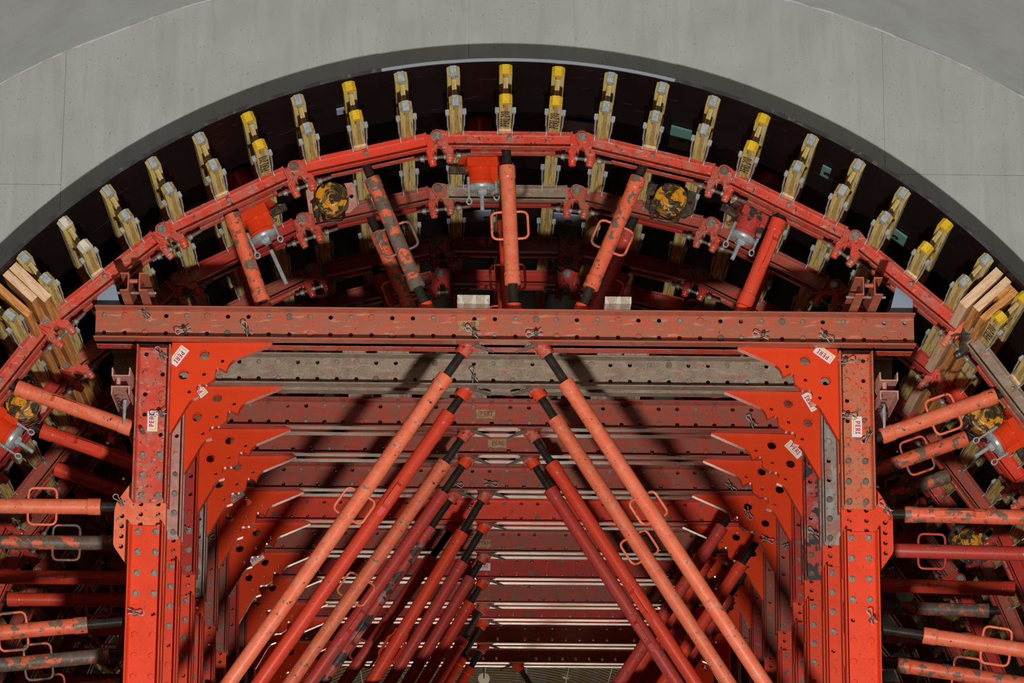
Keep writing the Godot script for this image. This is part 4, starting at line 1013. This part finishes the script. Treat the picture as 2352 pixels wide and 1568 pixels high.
	for q in hatches_and_sheen:
		var t := thing("hatch_and_sheen_plate", q[5], "hatch", on_arch(q[0], 4.070, q[1]), at_turn(Vector3.ZERO, q[0]).basis, "hatch plates in the skin")
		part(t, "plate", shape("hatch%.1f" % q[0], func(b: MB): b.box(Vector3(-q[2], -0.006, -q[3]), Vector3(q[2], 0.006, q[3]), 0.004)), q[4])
		part(t, "ring", shape("hring", func(b: MB):
			var p := []
			for n in 13: p.append(Vector3(0.022 * cos(TAU * n / 12), -0.012 - 0.012 * (1 + sin(TAU * n / 12)), 0.022 * sin(TAU * n / 12)))
			b.bar(p, 0.004, 6)), M.rubber, Transform3D(Basis(), Vector3(0.02, 0, 0.03)))


# ------------------------------------------------------------------ the place
func make_structure() -> void:
	# end wall: panels with open joints, opening around the skin, cut to the vault's curve
	var zw := WALL_Z
	var outline := PackedVector2Array()
	for k in 61:
		var u := MB.arc_dir(lerpf(-100, 100, k / 60.0)) * 4.122
		outline.append(RC + u)
	outline.append_array(PackedVector2Array([Vector2(4.1, 0), Vector2(6.6, 0), Vector2(6.6, 3.0)]))
	for k in 41:
		outline.append(Vector2(0.015, 3.03) + MB.arc_dir(lerpf(88, -88, k / 40.0)) * 6.32)
	outline.append_array(PackedVector2Array([Vector2(-6.6, 3.0), Vector2(-6.6, 0), Vector2(-4.1, 0)]))
	var wall := struct("wall_front", shape("wall_back", func(b: MB): b.prism(outline, zw - 0.6, zw - 0.006)), M.concrete_wall, "concrete end wall around the arch")
	var xs := [-7.0, -2.697, -0.241, 2.296, 7.0]
	for c in 4:
		for r in 2:
			var ya: float = -1.0 if r == 0 else (7.75 if c == 0 else (7.87 if c == 3 else 20.0))
			var yb: float = (7.75 if c == 0 else (7.87 if c == 3 else 20.0)) if r == 0 else 20.0
			if ya >= yb: continue
			var g := 0.0011
			var rect := PackedVector2Array([Vector2(xs[c] + g, ya + g), Vector2(xs[c + 1] - g, ya + g), Vector2(xs[c + 1] - g, yb - g), Vector2(xs[c] + g, yb - g)])
			var list := Geometry2D.intersect_polygons(outline, rect)
			if list.is_empty(): continue
			part(wall, "concrete_panel", shape("panel%d%d" % [c, r], func(b: MB):
				for q in list: b.prism(q, zw - 0.006, zw)), M.concrete_wall)
	struct("ceiling", shape("vault", func(b: MB): b.arc(Vector2(0.015, 3.03), 6.20, 6.6, -90, 90, zw - 0.3, 8.0, 72)), M.concrete_vault, "concrete vault in front of the end wall")
	struct("wall_left", shape("wl", func(b: MB): b.box(Vector3(-6.6, -0.2, zw - 0.3), Vector3(-6.19, 3.1, 8.0))), M.concrete_vault)
	struct("wall_right", shape("wr", func(b: MB): b.box(Vector3(6.22, -0.2, zw - 0.3), Vector3(6.62, 3.1, 8.0))), M.concrete_vault)
	struct("trim_1", shape("fillet", func(b: MB):
		var p := []
		for k in 73:
			var u := MB.arc_dir(lerpf(-75, 75, k / 72.0)) * (6.196 + 0.004 * sin(k * 1.7))
			p.append(Vector3(0.015 + u.x, 3.03 + u.y, zw + 0.004))
		b.bar(p, 0.010, 8)), M.fillet, "pale mortar fillet in the corner of wall and vault")
	struct("floor", shape("ground", func(b: MB): b.box(Vector3(-14, -0.3, -60), Vector3(14, 0, 40))), M.concrete_floor)
	# the tunnel behind the formwork: lining, steel mesh, pale discs
	struct("ceiling", shape("rear_vault", func(b: MB): b.arc(RC, 4.62, 5.0, -125, 125, -60, -12.6, 60)), M.lining, "rough lining of the tunnel behind")
	struct("wall_back", shape("rear_end", func(b: MB): b.box(Vector3(-6, -0.2, -60.4), Vector3(6, 10, -60))), M.concrete_floor)
	for k in 26:
		var r := 4.42
		var z := -20.8 - 0.2 * k
		var t := part(self, "rebar_hoop", shape("hoop", func(b: MB):
			var p := []
			for q in 41:
				var u := MB.arc_dir(lerpf(-62, 62, q / 40.0)) * r
				p.append(Vector3(RC.x + u.x, RC.y + u.y, 0))
			b.bar(p, 0.016, 6)), M.rebar, Transform3D(Basis(), Vector3(0, 0, z)))
		tag(t, "brown steel reinforcing hoop arching across the tunnel behind the frames", "rebar", "reinforcing hoops of the steel mesh")
	for k in 33:
		if k % 2 and k % 11 != 4: continue
		var deg := -56.0 + 3.5 * k
		var t := part(self, "rebar_bar", shape("longbar", func(b: MB): b.rod(Vector3(0, 0, -30.5), Vector3(0, 0, -18.8), 0.009, 6)), M.rebar_yellow if k % 11 == 4 else M.rebar, Transform3D(Basis(), on_arch(deg, 4.385, 0)))
		if k % 11 == 4: tag(t, "yellow reinforcing bar running back along the mesh, %s" % ["low on its left flank", "near its crown", "low on its right flank"][k / 11], "rebar", "yellow bars of the steel mesh")
		else: tag(t, "brown lengthwise reinforcing bar tied under the hoops behind the frames", "rebar", "lengthwise bars of the steel mesh")
	var shade_blocker := thing("added_shade_boards", "added stack of timber boards, unseen, shading the rear frames, low behind the fourth frame", "shade_blocker", Vector3(0, 4.72, -3.70), Basis(), "")  # unseen boards added to keep the floodlight off the rearmost crossbeams
	for k in 3:
		part(shade_blocker, "board", shape("added_shade_board", func(b: MB): b.box(Vector3(-2.0, 0, -0.03), Vector3(2.0, 0.20, 0.0), 0.003)), M.pine_grey, Transform3D(Basis(), Vector3(0, 0.205 * k, 0)))
	var discs := [[-0.00, 8.90, -24.3, "pale hanging disc just under the rearmost crossbeam, upper of two"], [0.00, 8.62, -23.6, "pale hanging disc under the rearmost crossbeam, lower of two"], [1.08, 8.73, -23.8, "pale hanging disc to the right of the thin dark brace"], [-1.74, 8.63, -22.0, "pale hanging disc beside the far left posts"], [-1.96, 8.49, -22.0, "pale hanging disc seen low between the left braces"]]
	for q in discs:
		var t := thing("hanging_disc", q[3], "disc", Vector3(q[0], q[1], q[2]), Basis(), "pale discs hanging from the mesh")
		part(t, "disc", shape("disc", func(b: MB): b.lathe([Vector2(0, -0.02), Vector2(0.070, -0.012), Vector2(0.078, 0), Vector2(0.070, 0.008), Vector2(0.012, 0.012), Vector2(0, 0.012)], 24)), M.cream)
		part(t, "hanger", shape("hanger", func(b: MB): b.rod(Vector3(0, 0, 0.014), Vector3(0, 0.22, 0.014), 0.008, 8)), M.cast_iron)

const WALL_Z := 0.30

# ------------------------------------------------------------------ lamps
func floodlight(called: String, label: String, at: Vector3, to: Vector3, energy: float, color: Color, cone: float, size: float, glow: float) -> void:
	var b := MB.along(at, to).basis                       # local z towards the target
	var t := thing(called, label, "floodlight", at, b, "")
	part(t, "housing", shape("lamp_house%f" % size, func(m: MB): m.box(Vector3(-size, -size, -0.14), Vector3(size, size, -0.01), 0.03)), M.lamp_housing)
	var glass := StandardMaterial3D.new()
	glass.resource_name = called + "_glow"
	glass.albedo_color = Color(0.9, 0.9, 0.88)
	glass.emission_enabled = true
	glass.emission = color
	glass.emission_energy_multiplier = glow
	part(t, "lamp_glass", shape("lamp_glass%f" % size, func(m: MB): m.lathe([Vector2(0, -0.011), Vector2(size * 0.85, -0.011), Vector2(size * 0.85, 0.0), Vector2(0, 0.0)], 24)), glass)
	part(t, "stand", shape("stand%f%f" % [at.y, size], func(m: MB):
		m.x = Transform3D(b.inverse(), Vector3.ZERO)
		m.rod(Vector3(0, -size, 0), Vector3(0, -at.y, 0), 0.02, 10)
		for q in 3: m.rod(Vector3(0, -at.y * 0.5, 0), Vector3(0.4 * cos(q * TAU / 3), -at.y, 0.4 * sin(q * TAU / 3)), 0.014, 8)), M.lamp_housing)
	var l := SpotLight3D.new()
	l.name = "beam_light"
	l.light_color = color; l.light_energy = energy; l.light_size = size * 0.85
	l.spot_range = 80.0; l.spot_attenuation = 2.0; l.spot_angle = cone; l.spot_angle_attenuation = 0.3
	l.shadow_enabled = true
	t.add_child(l)
	l.transform = Transform3D(Basis(Vector3(0, 1, 0), PI), Vector3(0, 0, 0.03))


func _ready() -> void:
	rng.seed = 7
	# camera
	var cam := Camera3D.new()
	cam.name = "camera"
	var pitch := deg_to_rad(14.84); var yaw := deg_to_rad(0.72); var roll := deg_to_rad(0.36)
	var fwd := Vector3(sin(yaw) * cos(pitch), sin(pitch), -cos(yaw) * cos(pitch))
	var right := Vector3(cos(yaw), 0, sin(yaw))
	var up := right.cross(fwd)
	cam.transform = Transform3D(Basis(right * cos(roll) + up * sin(roll), up * cos(roll) - right * sin(roll), -fwd), Vector3(-0.2106, 1.6, 19.911))
	cam.fov = rad_to_deg(2.0 * atan(784.0 / 7790.0))
	cam.near = 0.1; cam.far = 200.0
	add_child(cam)
	cam.current = true
	# environment: a dim even glow of the works outside, seen only through the open end
	var we := WorldEnvironment.new()
	we.name = "environment"
	var env := Environment.new()
	env.background_mode = Environment.BG_COLOR
	env.background_color = Color(0.53, 0.52, 0.47)
	env.background_energy_multiplier = 0.19
	env.tonemap_mode = Environment.TONE_MAPPER_LINEAR
	env.tonemap_exposure = 1.0
	env.sdfgi_enabled = true; env.ssao_enabled = true; env.ssil_enabled = true
	we.environment = env
	add_child(we)
	make_materials()
	# lamps: one low floodlight in front of the carriage, work lights in the tunnel behind it, and two added fill lamps
	floodlight("floodlight", "floodlight on a tripod in front of the carriage", Vector3(0.15, 2.0, 9.6), Vector3(0, 7.2, 0), 102.0, Color(1.0, 0.985, 0.955), 38.0, 0.20, 12.0)
	for k in 4:
		floodlight("work_light", "work light on a tall stand lighting the tunnel floor, %s behind the carriage" % ["first", "second", "third", "last"][k], Vector3([-1.6, 1.6, -1.2, 1.2][k], 3.6, -35.0 - 4.5 * k), Vector3([-0.8, 0.8, -0.6, 0.6][k], 0, -37.0 - 4.5 * k), 760.0, Color(1.0, 0.97, 0.92), 50.0, 0.18, 12.0)
	floodlight("added_mesh_fill", "added fill lamp on a stand brightening the steel mesh behind the carriage", Vector3(-0.3, 2.6, -17.0), Vector3(-0.3, 8.8, -24.5), 24.0, Color(1.0, 0.95, 0.86), 55.0, 0.12, 8.0)  # added fill, lifts the mesh and lining out of the dark
	floodlight("added_fill_light", "small added fill lamp on a stand brightening the rear frames from below", Vector3(0.1, 3.1, -9.1), Vector3(0.1, 7.0, -11.6), 5.0, Color(1.0, 0.94, 0.86), 58.0, 0.10, 5.0)  # added fill for the fronts of the last two frames
	make_structure()
	var beams := [M.red_worn, M.grey_worn, M.brown_red, M.brown_red, M.brown_red, M.tube_red, M.brown_red, M.crimson, M.brown_red, M.crimson, M.brown_red, M.brown_red]
	var ups_l := [M.red_dusty, M.pink_dust, M.crimson, M.silver_worn, M.brown_red, M.brown_red, M.crimson, M.brown_red, M.crimson, M.brown_red, M.brown_red, M.crimson]
	var ups_r := [M.rust_orange, M.silver_worn, M.black_peel, M.crimson, M.brown_red, M.brown_red, M.crimson, M.brown_red, M.crimson, M.brown_red, M.brown_red, M.crimson]
	for i in 12:
		frame_beam(i, beams[i], M.red_dusty if i == 0 else beams[i])
		for s in [-1.0, 1.0]:
			frame_post(i, s, ups_l[i] if s < 0 else ups_r[i], M.red_paint if i < 3 else M.tube_red, M.red_clean, M.red_paint if s > 0 or i else M.tube_orange)
	make_braces()
	make_rings()
	make_props()
	make_girders()
	make_timbers()
	make_fittings()
